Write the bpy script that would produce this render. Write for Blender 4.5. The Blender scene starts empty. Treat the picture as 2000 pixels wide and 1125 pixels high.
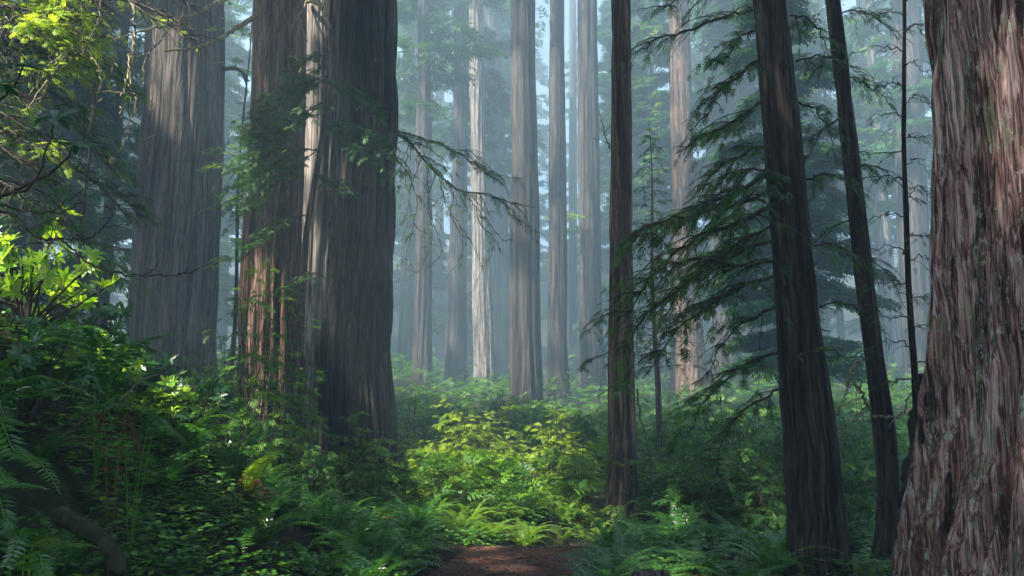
import bpy, math
import numpy as np
from mathutils import Vector, Matrix

# ------------------------------------------------------------------ camera, sky, sun, exposure
scene = bpy.context.scene
COL = scene.collection
F, PITCH, CZ = 1500.0, math.radians(9.0), 1.6
cam = bpy.data.objects.new("camera", bpy.data.cameras.new("camera"))
COL.objects.link(cam)
cam.location = (0, 0, CZ)
cam.rotation_euler = (math.pi / 2 + PITCH, 0, 0)
cam.data.sensor_width = 36.0
cam.data.lens = 27.0
cam.data.clip_end = 1200
scene.camera = cam

SUN_EL, SUN_AZ = math.radians(52), math.radians(236)      # azimuth clockwise from +Y
SD = np.array([math.sin(SUN_AZ) * math.cos(SUN_EL), math.cos(SUN_AZ) * math.cos(SUN_EL), math.sin(SUN_EL)])
world = bpy.data.worlds.new("World")
scene.world = world
world.use_nodes = True
nt = world.node_tree
sky = nt.nodes.new("ShaderNodeTexSky")
sky.sky_type = 'NISHITA'
sky.sun_disc = False
sky.sun_elevation = SUN_EL
sky.sun_rotation = SUN_AZ
bg = nt.nodes["Background"]
bg.inputs[1].default_value = 0.05
nt.links.new(sky.outputs[0], bg.inputs[0])
sun = bpy.data.objects.new("sun", bpy.data.lights.new("sun", 'SUN'))
sun.data.energy = 5.0
sun.data.angle = math.radians(0.5)
sun.data.color = (1.0, 0.93, 0.82)
sun.rotation_euler = Vector(SD).to_track_quat('Z', 'Y').to_euler()
COL.objects.link(sun)
scene.view_settings.view_transform = 'Standard'
scene.view_settings.look = 'None'
scene.view_settings.gamma = 1
scene.view_settings.exposure = 2.4
scene.view_settings.use_curve_mapping = False
cy = scene.cycles
cy.use_denoising = True
cy.max_bounces = 7
cy.diffuse_bounces = 4
cy.glossy_bounces = 2
cy.transmission_bounces = 4
cy.volume_bounces = 2
cy.transparent_max_bounces = 4
cy.sample_clamp_indirect = 4
cy.use_adaptive_sampling = True
cy.adaptive_threshold = 0.006
HAZE = 0.0051

# ------------------------------------------------------------------ helpers
def ray(x, y):
    fw = np.array([0, math.cos(PITCH), math.sin(PITCH)])
    up = np.array([0, -math.sin(PITCH), math.cos(PITCH)])
    return F * fw + (x - 1000.0) * np.array([1.0, 0, 0]) - (y - 562.5) * up

def at(x, y, Y):
    d = ray(x, y)
    return np.array([0, 0, CZ]) + d * (Y / d[1])

def rng_(s):
    return np.random.default_rng(s)

def _hash(ix, iy, iz, seed):
    h = (ix.astype(np.int64) * 374761393 + iy.astype(np.int64) * 668265263 + iz.astype(np.int64) * 2147483647 + seed * 1274126177) & 0xffffffff
    h = ((h ^ (h >> 13)) * 1274126177) & 0xffffffff
    h = ((h ^ (h >> 16)) * 2246822519) & 0xffffffff
    return ((h ^ (h >> 15)) & 0xffffff) / float(0xffffff)

def vnoise(p, seed=0):
    i = np.floor(p)
    f = p - i
    f = f * f * (3 - 2 * f)
    i = i.astype(np.int64)
    r = 0
    for dx in (0, 1):
        for dy in (0, 1):
            for dz in (0, 1):
                w = (f[..., 0] if dx else 1 - f[..., 0]) * (f[..., 1] if dy else 1 - f[..., 1]) * (f[..., 2] if dz else 1 - f[..., 2])
                r = r + w * _hash(i[..., 0] + dx, i[..., 1] + dy, i[..., 2] + dz, seed)
    return r

def fbm(p, oct=4, seed=0):
    a, s, r = 1.0, 0.0, 0
    for k in range(oct):
        r = r + a * vnoise(p * 2.03 ** k, seed + k * 17)
        s += a
        a *= .5
    return r / s

def mesh(name, V, Fq, mat, smooth=False, tint=None):
    """V n x 3, Fq m x 4 or m x 3."""
    me = bpy.data.meshes.new(name)
    V = np.ascontiguousarray(V, dtype=np.float32)
    Fq = np.ascontiguousarray(Fq, dtype=np.int32)
    m, k = Fq.shape
    me.vertices.add(len(V))
    me.vertices.foreach_set("co", V.ravel())
    me.loops.add(m * k)
    me.loops.foreach_set("vertex_index", Fq.ravel())
    me.polygons.add(m)
    me.polygons.foreach_set("loop_start", np.arange(0, m * k, k, dtype=np.int32))
    me.polygons.foreach_set("loop_total", np.full(m, k, dtype=np.int32))
    if smooth:
        me.polygons.foreach_set("use_smooth", np.ones(m, dtype=bool))
    if tint is not None:
        at_ = me.attributes.new("tint", 'FLOAT', 'POINT')
        at_.data.foreach_set("value", np.ascontiguousarray(tint, dtype=np.float32))
    me.update(calc_edges=True)
    me.materials.append(mat)
    return me

def obj(name, me, parent=None, loc=None, **props):
    o = bpy.data.objects.new(name, me)
    COL.objects.link(o)
    if parent is not None:
        o.parent = parent
    if loc is not None:
        o.location = loc
    for k, v in props.items():
        o[k] = v
    return o

def thing(name, label, cat, loc=(0, 0, 0), group=None, me=None):
    o = bpy.data.objects.new(name, me)
    COL.objects.link(o)
    o.location = [float(v) for v in loc]
    o["label"] = label
    o["category"] = cat
    if group:
        o["group"] = group
    return o

class Bag:
    """collects pieces into one mesh"""
    def __init__(s):
        s.V, s.F, s.T, s.n = [], [], [], 0
    def add(s, V, Fq, t=None):
        s.V.append(V)
        s.F.append(Fq + s.n)
        s.T.append(np.full(len(V), 0.5) if t is None else t)
        s.n += len(V)
    def mesh(s, name, mat, off=(0, 0, 0), smooth=False):
        if not s.V:
            return None
        return mesh(name, np.vstack(s.V) - np.asarray(off), np.vstack(s.F), mat, smooth, np.concatenate(s.T))

def tube(bag, P, R, k=5, t=0.5):
    P = np.asarray(P, float)
    n = len(P)
    R = np.broadcast_to(R, (n,))
    T = np.gradient(P, axis=0)
    T /= np.linalg.norm(T, axis=1)[:, None] + 1e-9
    ref = np.array([0.31, 0.17, 1.0]) if abs(T[0, 2]) < .9 else np.array([1.0, 0.2, 0.1])
    A = np.cross(T, ref)
    A /= np.linalg.norm(A, axis=1)[:, None] + 1e-9
    B = np.cross(T, A)
    th = np.arange(k) * 2 * math.pi / k
    V = P[:, None, :] + R[:, None, None] * (A[:, None, :] * np.cos(th)[None, :, None] + B[:, None, :] * np.sin(th)[None, :, None])
    V = V.reshape(-1, 3)
    i = np.arange(n - 1)[:, None] * k
    j = np.arange(k)[None, :]
    Fq = np.stack([i + j, i + (j + 1) % k, i + k + (j + 1) % k, i + k + j], -1).reshape(-1, 4)
    bag.add(V, Fq, np.full(len(V), t))

def curve(pts, n=14, jit=0.0, rg=None):
    """Catmull-Rom through pts"""
    P = np.asarray(pts, float)
    P = np.vstack([2 * P[0] - P[1], P, 2 * P[-1] - P[-2]])
    out = []
    m = len(P) - 3
    per = max(2, int(math.ceil(n / m)))
    for i in range(m):
        a, b, c, d = P[i:i + 4]
        t = np.linspace(0, 1, per, endpoint=(i == m - 1))[:, None]
        out.append(0.5 * (2 * b + (c - a) * t + (2 * a - 5 * b + 4 * c - d) * t ** 2 + (3 * b - a - 3 * c + d) * t ** 3))
    Q = np.vstack(out)
    if jit and rg is not None:
        Q[1:-1] += rg.normal(0, jit, Q[1:-1].shape)
    return Q

def frame(X, N):
    """rotation matrices with x axis X, z axis about N; arrays n x 3"""
    X = X / (np.linalg.norm(X, axis=1)[:, None] + 1e-9)
    Y = np.cross(N, X)
    Y /= np.linalg.norm(Y, axis=1)[:, None] + 1e-9
    Z = np.cross(X, Y)
    return np.stack([X, Y, Z], -1)

def stamp(bag, tmpl, P, X, N, S, tint):
    """copies of a template (V, F) at P with x axis X, normal N, size S"""
    if len(P) == 0:
        return
    TV, TF = tmpl
    P = np.asarray(P, float); X = np.asarray(X, float); N = np.asarray(N, float)
    S = np.broadcast_to(S, (len(P),))
    M = frame(X, N)
    V = np.einsum('nij,kj->nki', M, TV) * S[:, None, None] + P[:, None, :]
    n, k = len(P), len(TV)
    Fq = (TF[None] + (np.arange(n) * k)[:, None, None]).reshape(-1, TF.shape[1])
    bag.add(V.reshape(-1, 3), Fq, np.repeat(np.broadcast_to(tint, (n,)), k))

# ---- leaf templates, unit length along +x
def t_spray(pairs=8, w=0.085, seed=0, ll=.38):
    """flat conifer spray: a twig with side branchlets"""
    rg = rng_(seed)
    V, Fq = [], []
    def leaf(p, d, L, w):
        d = d / np.linalg.norm(d)
        s = np.array([-d[1], d[0], 0])
        b = len(V)
        droop = np.array([0, 0, -L * .25])
        V.extend([p, p + d * L * .55 + s * w / 2, p + d * L + droop, p + d * L * .55 - s * w / 2])
        Fq.append([b, b + 1, b + 2, b + 3])
    leaf(np.array([0, 0, 0.]), np.array([1., 0, 0]), 1.0, .05)
    for i in range(pairs):
        t = .06 + .86 * i / pairs
        L = ll * (1 - .75 * t ** 1.6) * (.75 + .5 * rg.random())
        for sgn in (1, -1):
            a = math.radians(rg.uniform(38, 62)) * sgn
            leaf(np.array([t + rg.uniform(-.02, .02), 0, -.06 * t * t]), np.array([math.cos(a), math.sin(a), rg.uniform(-.12, .08)]), L, w * (1 - .4 * t))
    return np.array(V), np.array(Fq)

def t_leaf():
    V = np.array([[0, 0, 0], [.3, .17, .05], [.7, .15, .03], [1, 0, -.06], [.7, -.15, .03], [.3, -.17, .05], [.5, 0, 0]])
    Fq = np.array([[0, 6, 2, 1], [6, 3, 3, 2], [0, 5, 4, 6], [6, 4, 3, 3]])
    Fq = np.array([[0, 6, 2, 1], [0, 5, 4, 6], [6, 4, 3, 2]])
    return V, Fq

def t_round():
    th = np.radians([0, 60, 120, 180, 240, 300])
    V = np.array([[.5 + .5 * math.cos(a), .42 * math.sin(a), .04 * math.cos(2 * a)] for a in th])
    return V, np.array([[0, 1, 2, 3], [0, 3, 4, 5]])

def t_quad(w=.45):
    return np.array([[0, 0, 0], [.5, w / 2, .03], [1, 0, -.05], [.5, -w / 2, .03]]), np.array([[0, 1, 2, 3]])

SPRAY = [t_spray(8, .085, s) for s in range(3)]
SPRAYF = [t_spray(14, .034, 40 + s, .30) for s in range(3)]     # finer needles for close boughs
SPRAY_L = [t_spray(4, .17, 10 + s, .42) for s in range(3)]
LEAF, ROUND, QUAD = t_leaf(), t_round(), t_quad()

# ------------------------------------------------------------------ materials
def new_mat(name):
    m = bpy.data.materials.new(name)
    m.use_nodes = True
    n = m.node_tree.nodes
    return m, m.node_tree, n["Principled BSDF"], n["Material Output"]

def ramp(nt, fac, stops):
    r = nt.nodes.new("ShaderNodeValToRGB")
    el = r.color_ramp.elements
    while len(el) < len(stops):
        el.new(0.5)
    for e, (p, c) in zip(el, stops):
        e.position = p
        e.color = (*c, 1)
    nt.links.new(fac, r.inputs[0])
    return r.outputs[0]

def leaf_mat(name, dark, mid, light, trans=0.38, rough=.5, spec=.35):
    m, nt, b, out = new_mat(name)
    a = nt.nodes.new("ShaderNodeAttribute"); a.attribute_name = "tint"
    oi = nt.nodes.new("ShaderNodeObjectInfo")
    ad = nt.nodes.new("ShaderNodeMath"); ad.operation = 'MULTIPLY_ADD'
    nt.links.new(oi.outputs["Random"], ad.inputs[0]); ad.inputs[1].default_value = .3
    nt.links.new(a.outputs["Fac"], ad.inputs[2])
    sb = nt.nodes.new("ShaderNodeMath"); sb.operation = 'SUBTRACT'
    nt.links.new(ad.outputs[0], sb.inputs[0]); sb.inputs[1].default_value = .15
    c = ramp(nt, sb.outputs[0], [(0, dark), (.5, mid), (1, light)])
    nt.links.new(c, b.inputs["Base Color"])
    b.inputs["Roughness"].default_value = rough
    b.inputs["Specular IOR Level"].default_value = spec
    tr = nt.nodes.new("ShaderNodeBsdfTranslucent")
    mx = nt.nodes.new("ShaderNodeMixRGB"); mx.blend_type = 'MULTIPLY'; mx.inputs[0].default_value = 1
    mx.inputs[2].default_value = (1.5, 1.35, .5, 1)
    nt.links.new(c, mx.inputs[1]); nt.links.new(mx.outputs[0], tr.inputs[0])
    ms = nt.nodes.new("ShaderNodeMixShader"); ms.inputs[0].default_value = trans
    nt.links.new(b.outputs[0], ms.inputs[1]); nt.links.new(tr.outputs[0], ms.inputs[2])
    nt.links.new(ms.outputs[0], out.inputs[0])
    return m

M = {}
M['yew'] = leaf_mat("conifer_leaf", (.008, .035, .005), (.024, .095, .010), (.07, .19, .015))
M['bright'] = leaf_mat("bright_conifer_leaf", (.05, .13, .006), (.17, .30, .012), (.36, .47, .035), .45)  # lighter conifer leaf, with sunlight put into its colour
M['lime'] = leaf_mat("sunlit_young_needles", (.10, .20, .008), (.26, .42, .018), (.45, .60, .05), .5)  # needles lightened further: the strong sun is painted into the leaf
M['mid'] = leaf_mat("shrub_leaf", (.016, .06, .006), (.05, .15, .010), (.14, .28, .018), .42)
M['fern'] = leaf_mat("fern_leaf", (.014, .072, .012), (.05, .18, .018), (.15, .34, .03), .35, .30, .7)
M['fernlit'] = leaf_mat("fern_leaf_lit", (.05, .13, .012), (.12, .24, .025), (.24, .34, .05), .45, .45, .4)  # lit copy of the fern leaf, sunlight mixed into the colour
M['dead'] = leaf_mat("dead_leaf", (.05, .022, .012), (.13, .06, .028), (.26, .14, .07), .25, .8, .1)
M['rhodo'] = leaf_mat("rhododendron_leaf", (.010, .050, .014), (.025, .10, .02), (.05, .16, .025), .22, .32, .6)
M['rhodolit'] = leaf_mat("sunlit_rhododendron_leaf", (.06, .17, .01), (.16, .34, .02), (.32, .48, .05), .45, .35, .5)  # same rhododendron leaf painted lighter where the sun falls
M['cover'] = leaf_mat("sorrel_leaf", (.012, .055, .010), (.045, .15, .018), (.16, .34, .025), .3, .4, .5)
M['far'] = leaf_mat("distant_conifer_leaf", (.010, .045, .018), (.02, .08, .025), (.06, .15, .03), .35)

def bark_mat(name, stops, patch=None, patch_amt=.5, fs=38., zs=.07, bump=.5, dist=.02, dark=.25, moss=None, seed=0., wob=.12, fiss=.85, rough=.85, spec=.3):
    """stringy bark: noise stretched along the trunk, furrows, patches of lichen or moss"""
    m, nt, b, out = new_mat(name)
    L = nt.links.new
    tc = nt.nodes.new("ShaderNodeTexCoord")
    # wander of the fibres
    wn = nt.nodes.new("ShaderNodeTexNoise"); wn.inputs["Scale"].default_value = 1.3; wn.inputs["Detail"].default_value = 3
    L(tc.outputs["Object"], wn.inputs["Vector"])
    ws = nt.nodes.new("ShaderNodeVectorMath"); ws.operation = 'MULTIPLY_ADD'
    L(wn.outputs["Color"], ws.inputs[0]); ws.inputs[1].default_value = (wob, wob, 0); L(tc.outputs["Object"], ws.inputs[2])
    def mapped(scale, z):
        mp = nt.nodes.new("ShaderNodeMapping"); mp.inputs["Scale"].default_value = (scale, scale, scale * z)
        mp.inputs["Location"].default_value = (seed, seed * 1.7, seed)
        L(ws.outputs[0], mp.inputs["Vector"])
        return mp.outputs[0]
    def noise(vec, det=6, rough_=.6):
        n = nt.nodes.new("ShaderNodeTexNoise"); n.inputs["Scale"].default_value = 1
        n.inputs["Detail"].default_value = det; n.inputs["Roughness"].default_value = rough_
        L(vec, n.inputs["Vector"])
        return n.outputs["Fac"]
    fib = noise(mapped(fs, zs), 7, .68)
    big = noise(mapped(fs * .22, zs * 1.4), 5, .6)
    mixf = nt.nodes.new("ShaderNodeMath"); mixf.operation = 'MULTIPLY_ADD'
    L(fib, mixf.inputs[0]); mixf.inputs[1].default_value = .6
    m2 = nt.nodes.new("ShaderNodeMath"); m2.operation = 'MULTIPLY'; L(big, m2.inputs[0]); m2.inputs[1].default_value = .4
    L(m2.outputs[0], mixf.inputs[2])
    col = ramp(nt, mixf.outputs[0], stops)
    # broad tone drift
    tone = noise(mapped(1.6, .25), 4, .6)
    tr = ramp(nt, tone, [(.3, (dark + .45,) * 3), (.7, (1.15,) * 3)])
    mu = nt.nodes.new("ShaderNodeMixRGB"); mu.blend_type = 'MULTIPLY'; mu.inputs[0].default_value = 1
    L(col, mu.inputs[1]); L(tr, mu.inputs[2])
    col = mu.outputs[0]
    for (pc, lo, hi, sc, zz, amt) in (patch or []):
        pn = noise(mapped(sc, zz), 8, .72)
        f = ramp(nt, pn, [(lo, (0, 0, 0)), (hi, (amt,) * 3)])
        mm = nt.nodes.new("ShaderNodeMixRGB"); L(f, mm.inputs[0]); L(col, mm.inputs[1]); mm.inputs[2].default_value = (*pc, 1)
        col = mm.outputs[0]
    # long dark fissures between the ridges
    hgt_ = mixf.outputs[0]
    for sc, wd, zz, seed_off in ((fs * .16, .030, zs * .45, 0), (fs * .45, .022, zs * .8, 4)):
        cn = noise(mapped(sc, zz), 3, .5)
        sb = nt.nodes.new("ShaderNodeMath"); sb.operation = 'SUBTRACT'; L(cn, sb.inputs[0]); sb.inputs[1].default_value = .5
        ab = nt.nodes.new("ShaderNodeMath"); ab.operation = 'ABSOLUTE'; L(sb.outputs[0], ab.inputs[0])
        cf = ramp(nt, ab.outputs[0], [(0, (.10, .08, .07)), (wd * .4, (.35, .3, .28)), (wd * 1.5, (1, 1, 1))])
        mu = nt.nodes.new("ShaderNodeMixRGB"); mu.blend_type = 'MULTIPLY'; mu.inputs[0].default_value = fiss
        L(col, mu.inputs[1]); L(cf, mu.inputs[2]); col = mu.outputs[0]
        hm = nt.nodes.new("ShaderNodeMath"); hm.operation = 'MULTIPLY'; L(hgt_, hm.inputs[0]); L(cf, hm.inputs[1]); hgt_ = hm.outputs[0]
    L(col, b.inputs["Base Color"])
    b.inputs["Roughness"].default_value = rough
    b.inputs["Specular IOR Level"].default_value = spec
    bp = nt.nodes.new("ShaderNodeBump"); bp.inputs["Strength"].default_value = bump; bp.inputs["Distance"].default_value = dist
    L(hgt_, bp.inputs["Height"])
    L(bp.outputs[0], b.inputs["Normal"])
    return m

M['bark_near'] = bark_mat("reddish_fibrous_bark",
    [(.36, (.008, .005, .004)), (.43, (.06, .026, .020)), (.48, (.26, .135, .11)), (.55, (.47, .31, .28)), (.67, (.78, .66, .62))],
    patch=[((.36, .12, .05), .60, .67, 2.4, .14, .7), ((.16, .05, .035), .55, .64, 1.7, .12, .65), ((.018, .016, .016), .57, .62, 4.5, .16, .8), ((.25, .28, .15), .55, .60, 9.0, .3, .7), ((.38, .43, .33), .565, .60, 19.0, .6, .8)],
    fs=50, zs=.03, bump=1.0, dist=.04, dark=.4, seed=3., fiss=.7)
M['bark_dark'] = bark_mat("dark_redwood_bark",
    [(.36, (.005, .004, .003)), (.46, (.030, .020, .015)), (.56, (.075, .055, .040)), (.68, (.17, .14, .105))],
    patch=[((.08, .10, .05), .58, .68, 1.8, .3, .5)], fs=26, zs=.06, bump=.9, dist=.03, seed=9.)
M['bark_grey'] = bark_mat("grey_weathered_redwood_bark",
    [(.36, (.012, .009, .007)), (.46, (.075, .055, .042)), (.55, (.16, .125, .10)), (.68, (.28, .24, .20))],
    patch=[((.10, .12, .05), .55, .70, 1.0, .2, .45)], fs=20, zs=.04, bump=.9, dist=.04, seed=5.)
M['bark_mid'] = bark_mat("grey_brown_redwood_bark",
    [(.36, (.012, .008, .006)), (.46, (.085, .045, .028)), (.55, (.22, .135, .09)), (.68, (.40, .29, .21))],
    patch=[((.20, .11, .07), .58, .68, 1.2, .2, .5)], fs=20, zs=.05, bump=.9, dist=.04, seed=5.)
M['bark_pale'] = bark_mat("pale_sunlit_bark",  # bark of the sunlit trunks, their light painted in as paler tones
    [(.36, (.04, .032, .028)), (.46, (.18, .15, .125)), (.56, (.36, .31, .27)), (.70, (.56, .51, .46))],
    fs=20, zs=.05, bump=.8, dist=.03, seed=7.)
M['bark_far'] = bark_mat("distant_redwood_bark",
    [(.34, (.012, .009, .008)), (.46, (.045, .036, .032)), (.56, (.085, .070, .062)), (.70, (.16, .14, .125))],
    fs=8, zs=.05, bump=.8, dist=.06, seed=1.)
M['twig'] = bark_mat("twig_bark", [(.3, (.02, .014, .010)), (.5, (.06, .042, .03)), (.7, (.12, .09, .065))], fs=60, zs=.4, bump=.3, dist=.004)
M['twigmoss'] = bark_mat("pale_mossy_twig_bark", [(.3, (.12, .11, .05)), (.5, (.30, .26, .14)), (.7, (.46, .42, .28))], fs=60, zs=.4, bump=.4, dist=.006)
M['log'] = bark_mat("weathered_log_wood", [(.3, (.04, .03, .025)), (.5, (.16, .12, .10)), (.7, (.33, .27, .23))], fs=20, zs=.2, bump=.6, dist=.02)

def soil_mat(name, stops, sc, patch=None):
    m, nt, b, out = new_mat(name)
    L = nt.links.new
    tc = nt.nodes.new("ShaderNodeTexCoord")
    n1 = nt.nodes.new("ShaderNodeTexNoise"); n1.inputs["Scale"].default_value = sc; n1.inputs["Detail"].default_value = 10; n1.inputs["Roughness"].default_value = .75
    L(tc.outputs["Object"], n1.inputs["Vector"])
    c = ramp(nt, n1.outputs["Fac"], stops)
    if patch:
        n2 = nt.nodes.new("ShaderNodeTexNoise"); n2.inputs["Scale"].default_value = .6; n2.inputs["Detail"].default_value = 5
        L(tc.outputs["Object"], n2.inputs["Vector"])
        f = ramp(nt, n2.outputs["Fac"], [(.42, (0, 0, 0)), (.6, (.8,) * 3)])
        mm = nt.nodes.new("ShaderNodeMixRGB"); L(f, mm.inputs[0]); L(c, mm.inputs[1]); mm.inputs[2].default_value = (*patch, 1)
        c = mm.outputs[0]
    L(c, b.inputs["Base Color"])
    b.inputs["Roughness"].default_value = .95
    b.inputs["Specular IOR Level"].default_value = .15
    bp = nt.nodes.new("ShaderNodeBump"); bp.inputs["Strength"].default_value = .8; bp.inputs["Distance"].default_value = .03
    L(n1.outputs["Fac"], bp.inputs["Height"]); L(bp.outputs[0], b.inputs["Normal"])
    return m
M['soil'] = soil_mat("forest_soil", [(.3, (.008, .006, .004)), (.5, (.03, .02, .013)), (.65, (.07, .042, .027)), (.8, (.12, .07, .045))], 9, (.015, .035, .012))
M['rot'] = soil_mat("rotten_wood", [(.3, (.012, .009, .007)), (.48, (.06, .042, .032)), (.6, (.12, .09, .075)), (.75, (.24, .20, .17))], 16, (.02, .04, .012))
M['path'] = soil_mat("packed_earth", [(.3, (.04, .017, .010)), (.46, (.14, .055, .032)), (.58, (.27, .12, .075)), (.72, (.52, .32, .23))], 34, (.07, .032, .02))

# ------------------------------------------------------------------ terrain
def sstep(a, b, x):
    t = np.clip((x - a) / (b - a), 0, 1)
    return t * t * (3 - 2 * t)

PATHX = np.array([(-2, -.9), (0, -.75), (3, -.55), (5, -.40), (7.4, -.18), (8.6, .06), (9.4, .26), (10.2, .62), (10.8, 1.0)])
def path_d(x, y):
    """distance to the path's middle line"""
    Pc = curve(np.c_[PATHX[:, 1], PATHX[:, 0], np.zeros(len(PATHX))], 80)[:, :2]
    d = np.full(np.shape(x), 1e9)
    for p in Pc:
        d = np.minimum(d, (x - p[0]) ** 2 + (y - p[1]) ** 2)
    return np.sqrt(d)

def height(x, y):
    x = np.asarray(x, float); y = np.asarray(y, float)
    bank = 2.0 * sstep(-1.35, -4.3, x) * sstep(1.5, 3.5, y) * (1 - sstep(7.0, 10.5, y)) + 1.3 * sstep(-3.6, -8, x) * sstep(7, 11, y)
    bank *= 1 + .12 * np.sin(x * 2.1 + y * 1.7)
    h = bank
    h = h + 3.0 * sstep(20, 68, y) + 12 * sstep(62, 195, y) + 26 * sstep(98, 195, y) + .9 * sstep(4, 30, x) * sstep(0, 20, y)
    n = fbm(np.stack([x * .45, y * .45, np.zeros_like(x)], -1), 4, 3) - .5
    n2 = fbm(np.stack([x * 2.4, y * 2.4, np.zeros_like(x)], -1), 3, 8) - .5
    pd = path_d(x, y)
    rough = sstep(.5, 1.6, pd)
    h = h - .60 * sstep(9.35, 11.2, y) * np.exp(-(pd / .9) ** 2)
    h = h + rough * (n * .5 + n2 * (.12 + .12 * sstep(-1.5, -3, x))) + .10 * rough - .03
    return h
def hgt(x, y):
    return float(height(np.array([x]), np.array([y]))[0])

def grid_axis(a, b, core0, core1, fine, growth):
    out = list(np.arange(core0, core1 + 1e-6, fine))
    s, v = fine, core1
    while v < b:
        s *= growth; v += s; out.append(min(v, b))
    s, v, pre = fine, core0, []
    while v > a:
        s *= growth; v -= s; pre.append(max(v, a))
    return np.array(pre[::-1] + out)
gx = grid_axis(-110, 110, -5.5, 5, .09, 1.07)
gy = grid_axis(-14, 200, 1.5, 13, .09, 1.06)
X, Y = np.meshgrid(gx, gy)
Z = height(X, Y)
nx, ny = len(gx), len(gy)
i = (np.arange(ny - 1)[:, None] * nx + np.arange(nx - 1)[None]).ravel()
obj("ground", mesh("ground", np.c_[X.ravel(), Y.ravel(), Z.ravel()], np.c_[i, i + 1, i + nx + 1, i + nx], M['soil'], True), kind="structure",
    label="dark forest soil rising to a bank", category="ground")
# the path: a strip laid on the ground
Pc = curve(np.c_[PATHX[:, 1], PATHX[:, 0], np.zeros(len(PATHX))], 220)[:, :2]
T = np.gradient(Pc, axis=0); T /= np.linalg.norm(T, axis=1)[:, None]
Nn = np.c_[-T[:, 1], T[:, 0]]
us = np.linspace(-1, 1, 25)
edge = .70 + .10 * (fbm(np.c_[Pc * 1.6, np.zeros(len(Pc))], 3, 4) - .5)
PX = Pc[:, 0][:, None] + Nn[:, 0][:, None] * us[None] * edge[:, None]
PY = Pc[:, 1][:, None] + Nn[:, 1][:, None] * us[None] * edge[:, None]
PZ = height(PX, PY) + .012 + .025 * (1 - us[None] ** 2) * 0.3 + .012 * fbm(np.stack([PX * 7, PY * 7, PX * 0], -1), 3, 5)
a, b_ = PX.shape
i = (np.arange(a - 1)[:, None] * b_ + np.arange(b_ - 1)[None]).ravel()
obj("path", mesh("path", np.c_[PX.ravel(), PY.ravel(), PZ.ravel()], np.c_[i, i + 1, i + b_ + 1, i + b_], M['path'], True), kind="structure",
    label="reddish brown packed earth path", category="path")

# ------------------------------------------------------------------ trunks
def axis_px(Yd, rows, ztop=45, extra_taper=.004, r_min=.06):
    """centre line and radius of a trunk from its outline rows (y, x left, x right) seen at depth Yd"""
    out = []
    for (y, xl, xr) in rows:
        dl, dr, dc = ray(xl, y), ray(xr, y), ray((xl + xr) / 2, y)
        al, ar = math.atan2(dl[0], dl[1]), math.atan2(dr[0], dr[1])
        am, hw = (al + ar) / 2, (ar - al) / 2
        D = Yd / math.cos(am)
        z = CZ + D * dc[2] / math.hypot(dc[0], dc[1])
        out.append((z, D * math.sin(am), Yd, D * math.sin(hw)))
    out.sort()
    A = np.array(out)
    z0, x0, y0, r0 = A[0]
    g = hgt(x0, y0)
    if z0 > g - .3:
        A = np.vstack([[g - .35, x0, y0, r0 * 1.02], A])
    z1, x1, y1, r1 = A[-1]
    k = max(1, len(A) - 3)
    sx = (A[-1, 1] - A[k, 1]) / max(A[-1, 0] - A[k, 0], .1) if len(A) > 3 else 0
    sx = max(-.05, min(.05, sx))
    if ztop > z1:
        top = np.array([ztop, x1 + sx * (ztop - z1), y1, max(r_min, r1 - extra_taper * (ztop - z1))])
        A = np.vstack([A, top])
    return A

def trunk_mesh(name, A, mat, off, nu, dz, amp, fx, fz=.10, seed=0, butt=0., nb=6, bh=1.2, dz_far=1.2, zfine=14., lump=.02, fine=.2):
    z0, z1 = A[0, 0], A[-1, 0]
    zs = [z0]
    while zs[-1] < z1:
        z = zs[-1]
        zs.append(z + (dz if z < zfine else dz_far))
    zs[-1] = z1
    zs = np.array(zs)
    cx, cy_, r = (np.interp(zs, A[:, 0], A[:, c]) for c in (1, 2, 3))
    if len(zs) > 8:                                       # soften the kinks
        for _ in range(4):
            for q in (cx, r):
                q[1:-1] = (q[:-2] + 2 * q[1:-1] + q[2:]) / 4
    th = np.linspace(0, 2 * math.pi, nu, endpoint=False)
    C, S = np.cos(th)[None], np.sin(th)[None]
    R = r[:, None] * np.ones_like(C)
    base = np.exp(-np.maximum(zs - (z0 + .35), 0) / bh)[:, None]
    but = vnoise(np.stack([C * 1.0 * nb / 4 + 0 * zs[:, None], S * nb / 4 + 0 * zs[:, None], zs[:, None] * .12 + 0 * C], -1), seed + 5)
    R = R * (1 + butt * base * (but * 1.9 - .35))
    rr = r[:, None]
    P = np.stack([C * rr * fx, S * rr * fx, zs[:, None] * fx * fz + 0 * C], -1)
    warp = vnoise(P * .35, seed + 2)[..., None] * np.array([1.2, 1.2, 0])
    n = vnoise(P + warp, seed)
    rid = 1 - np.abs(2 * n - 1)                        # sharp crests
    n2 = vnoise(P * 2.7 + warp, seed + 9)
    rid2 = 1 - np.abs(2 * n2 - 1)
    n3 = vnoise(P * 6.1 + warp, seed + 19)
    big = fbm(np.stack([C * rr * 1.1, S * rr * 1.1, zs[:, None] * .18 + 0 * C], -1), 3, seed + 31) - .5
    R = R - amp * (rid ** 2.2) - amp * .45 * (rid2 ** 1.5) - amp * fine * n3 + amp * .5 + big * lump * 3 * np.minimum(1, rr)
    V = np.stack([cx[:, None] + R * C, cy_[:, None] + R * S, zs[:, None] + 0 * C], -1).reshape(-1, 3)
    m = len(zs)
    i = np.arange(m - 1)[:, None] * nu
    j = np.arange(nu)[None]
    Fq = np.stack([i + j, i + (j + 1) % nu, i + nu + (j + 1) % nu, i + nu + j], -1).reshape(-1, 4)
    return mesh(name, V - np.asarray(off), Fq, mat, True)

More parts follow.
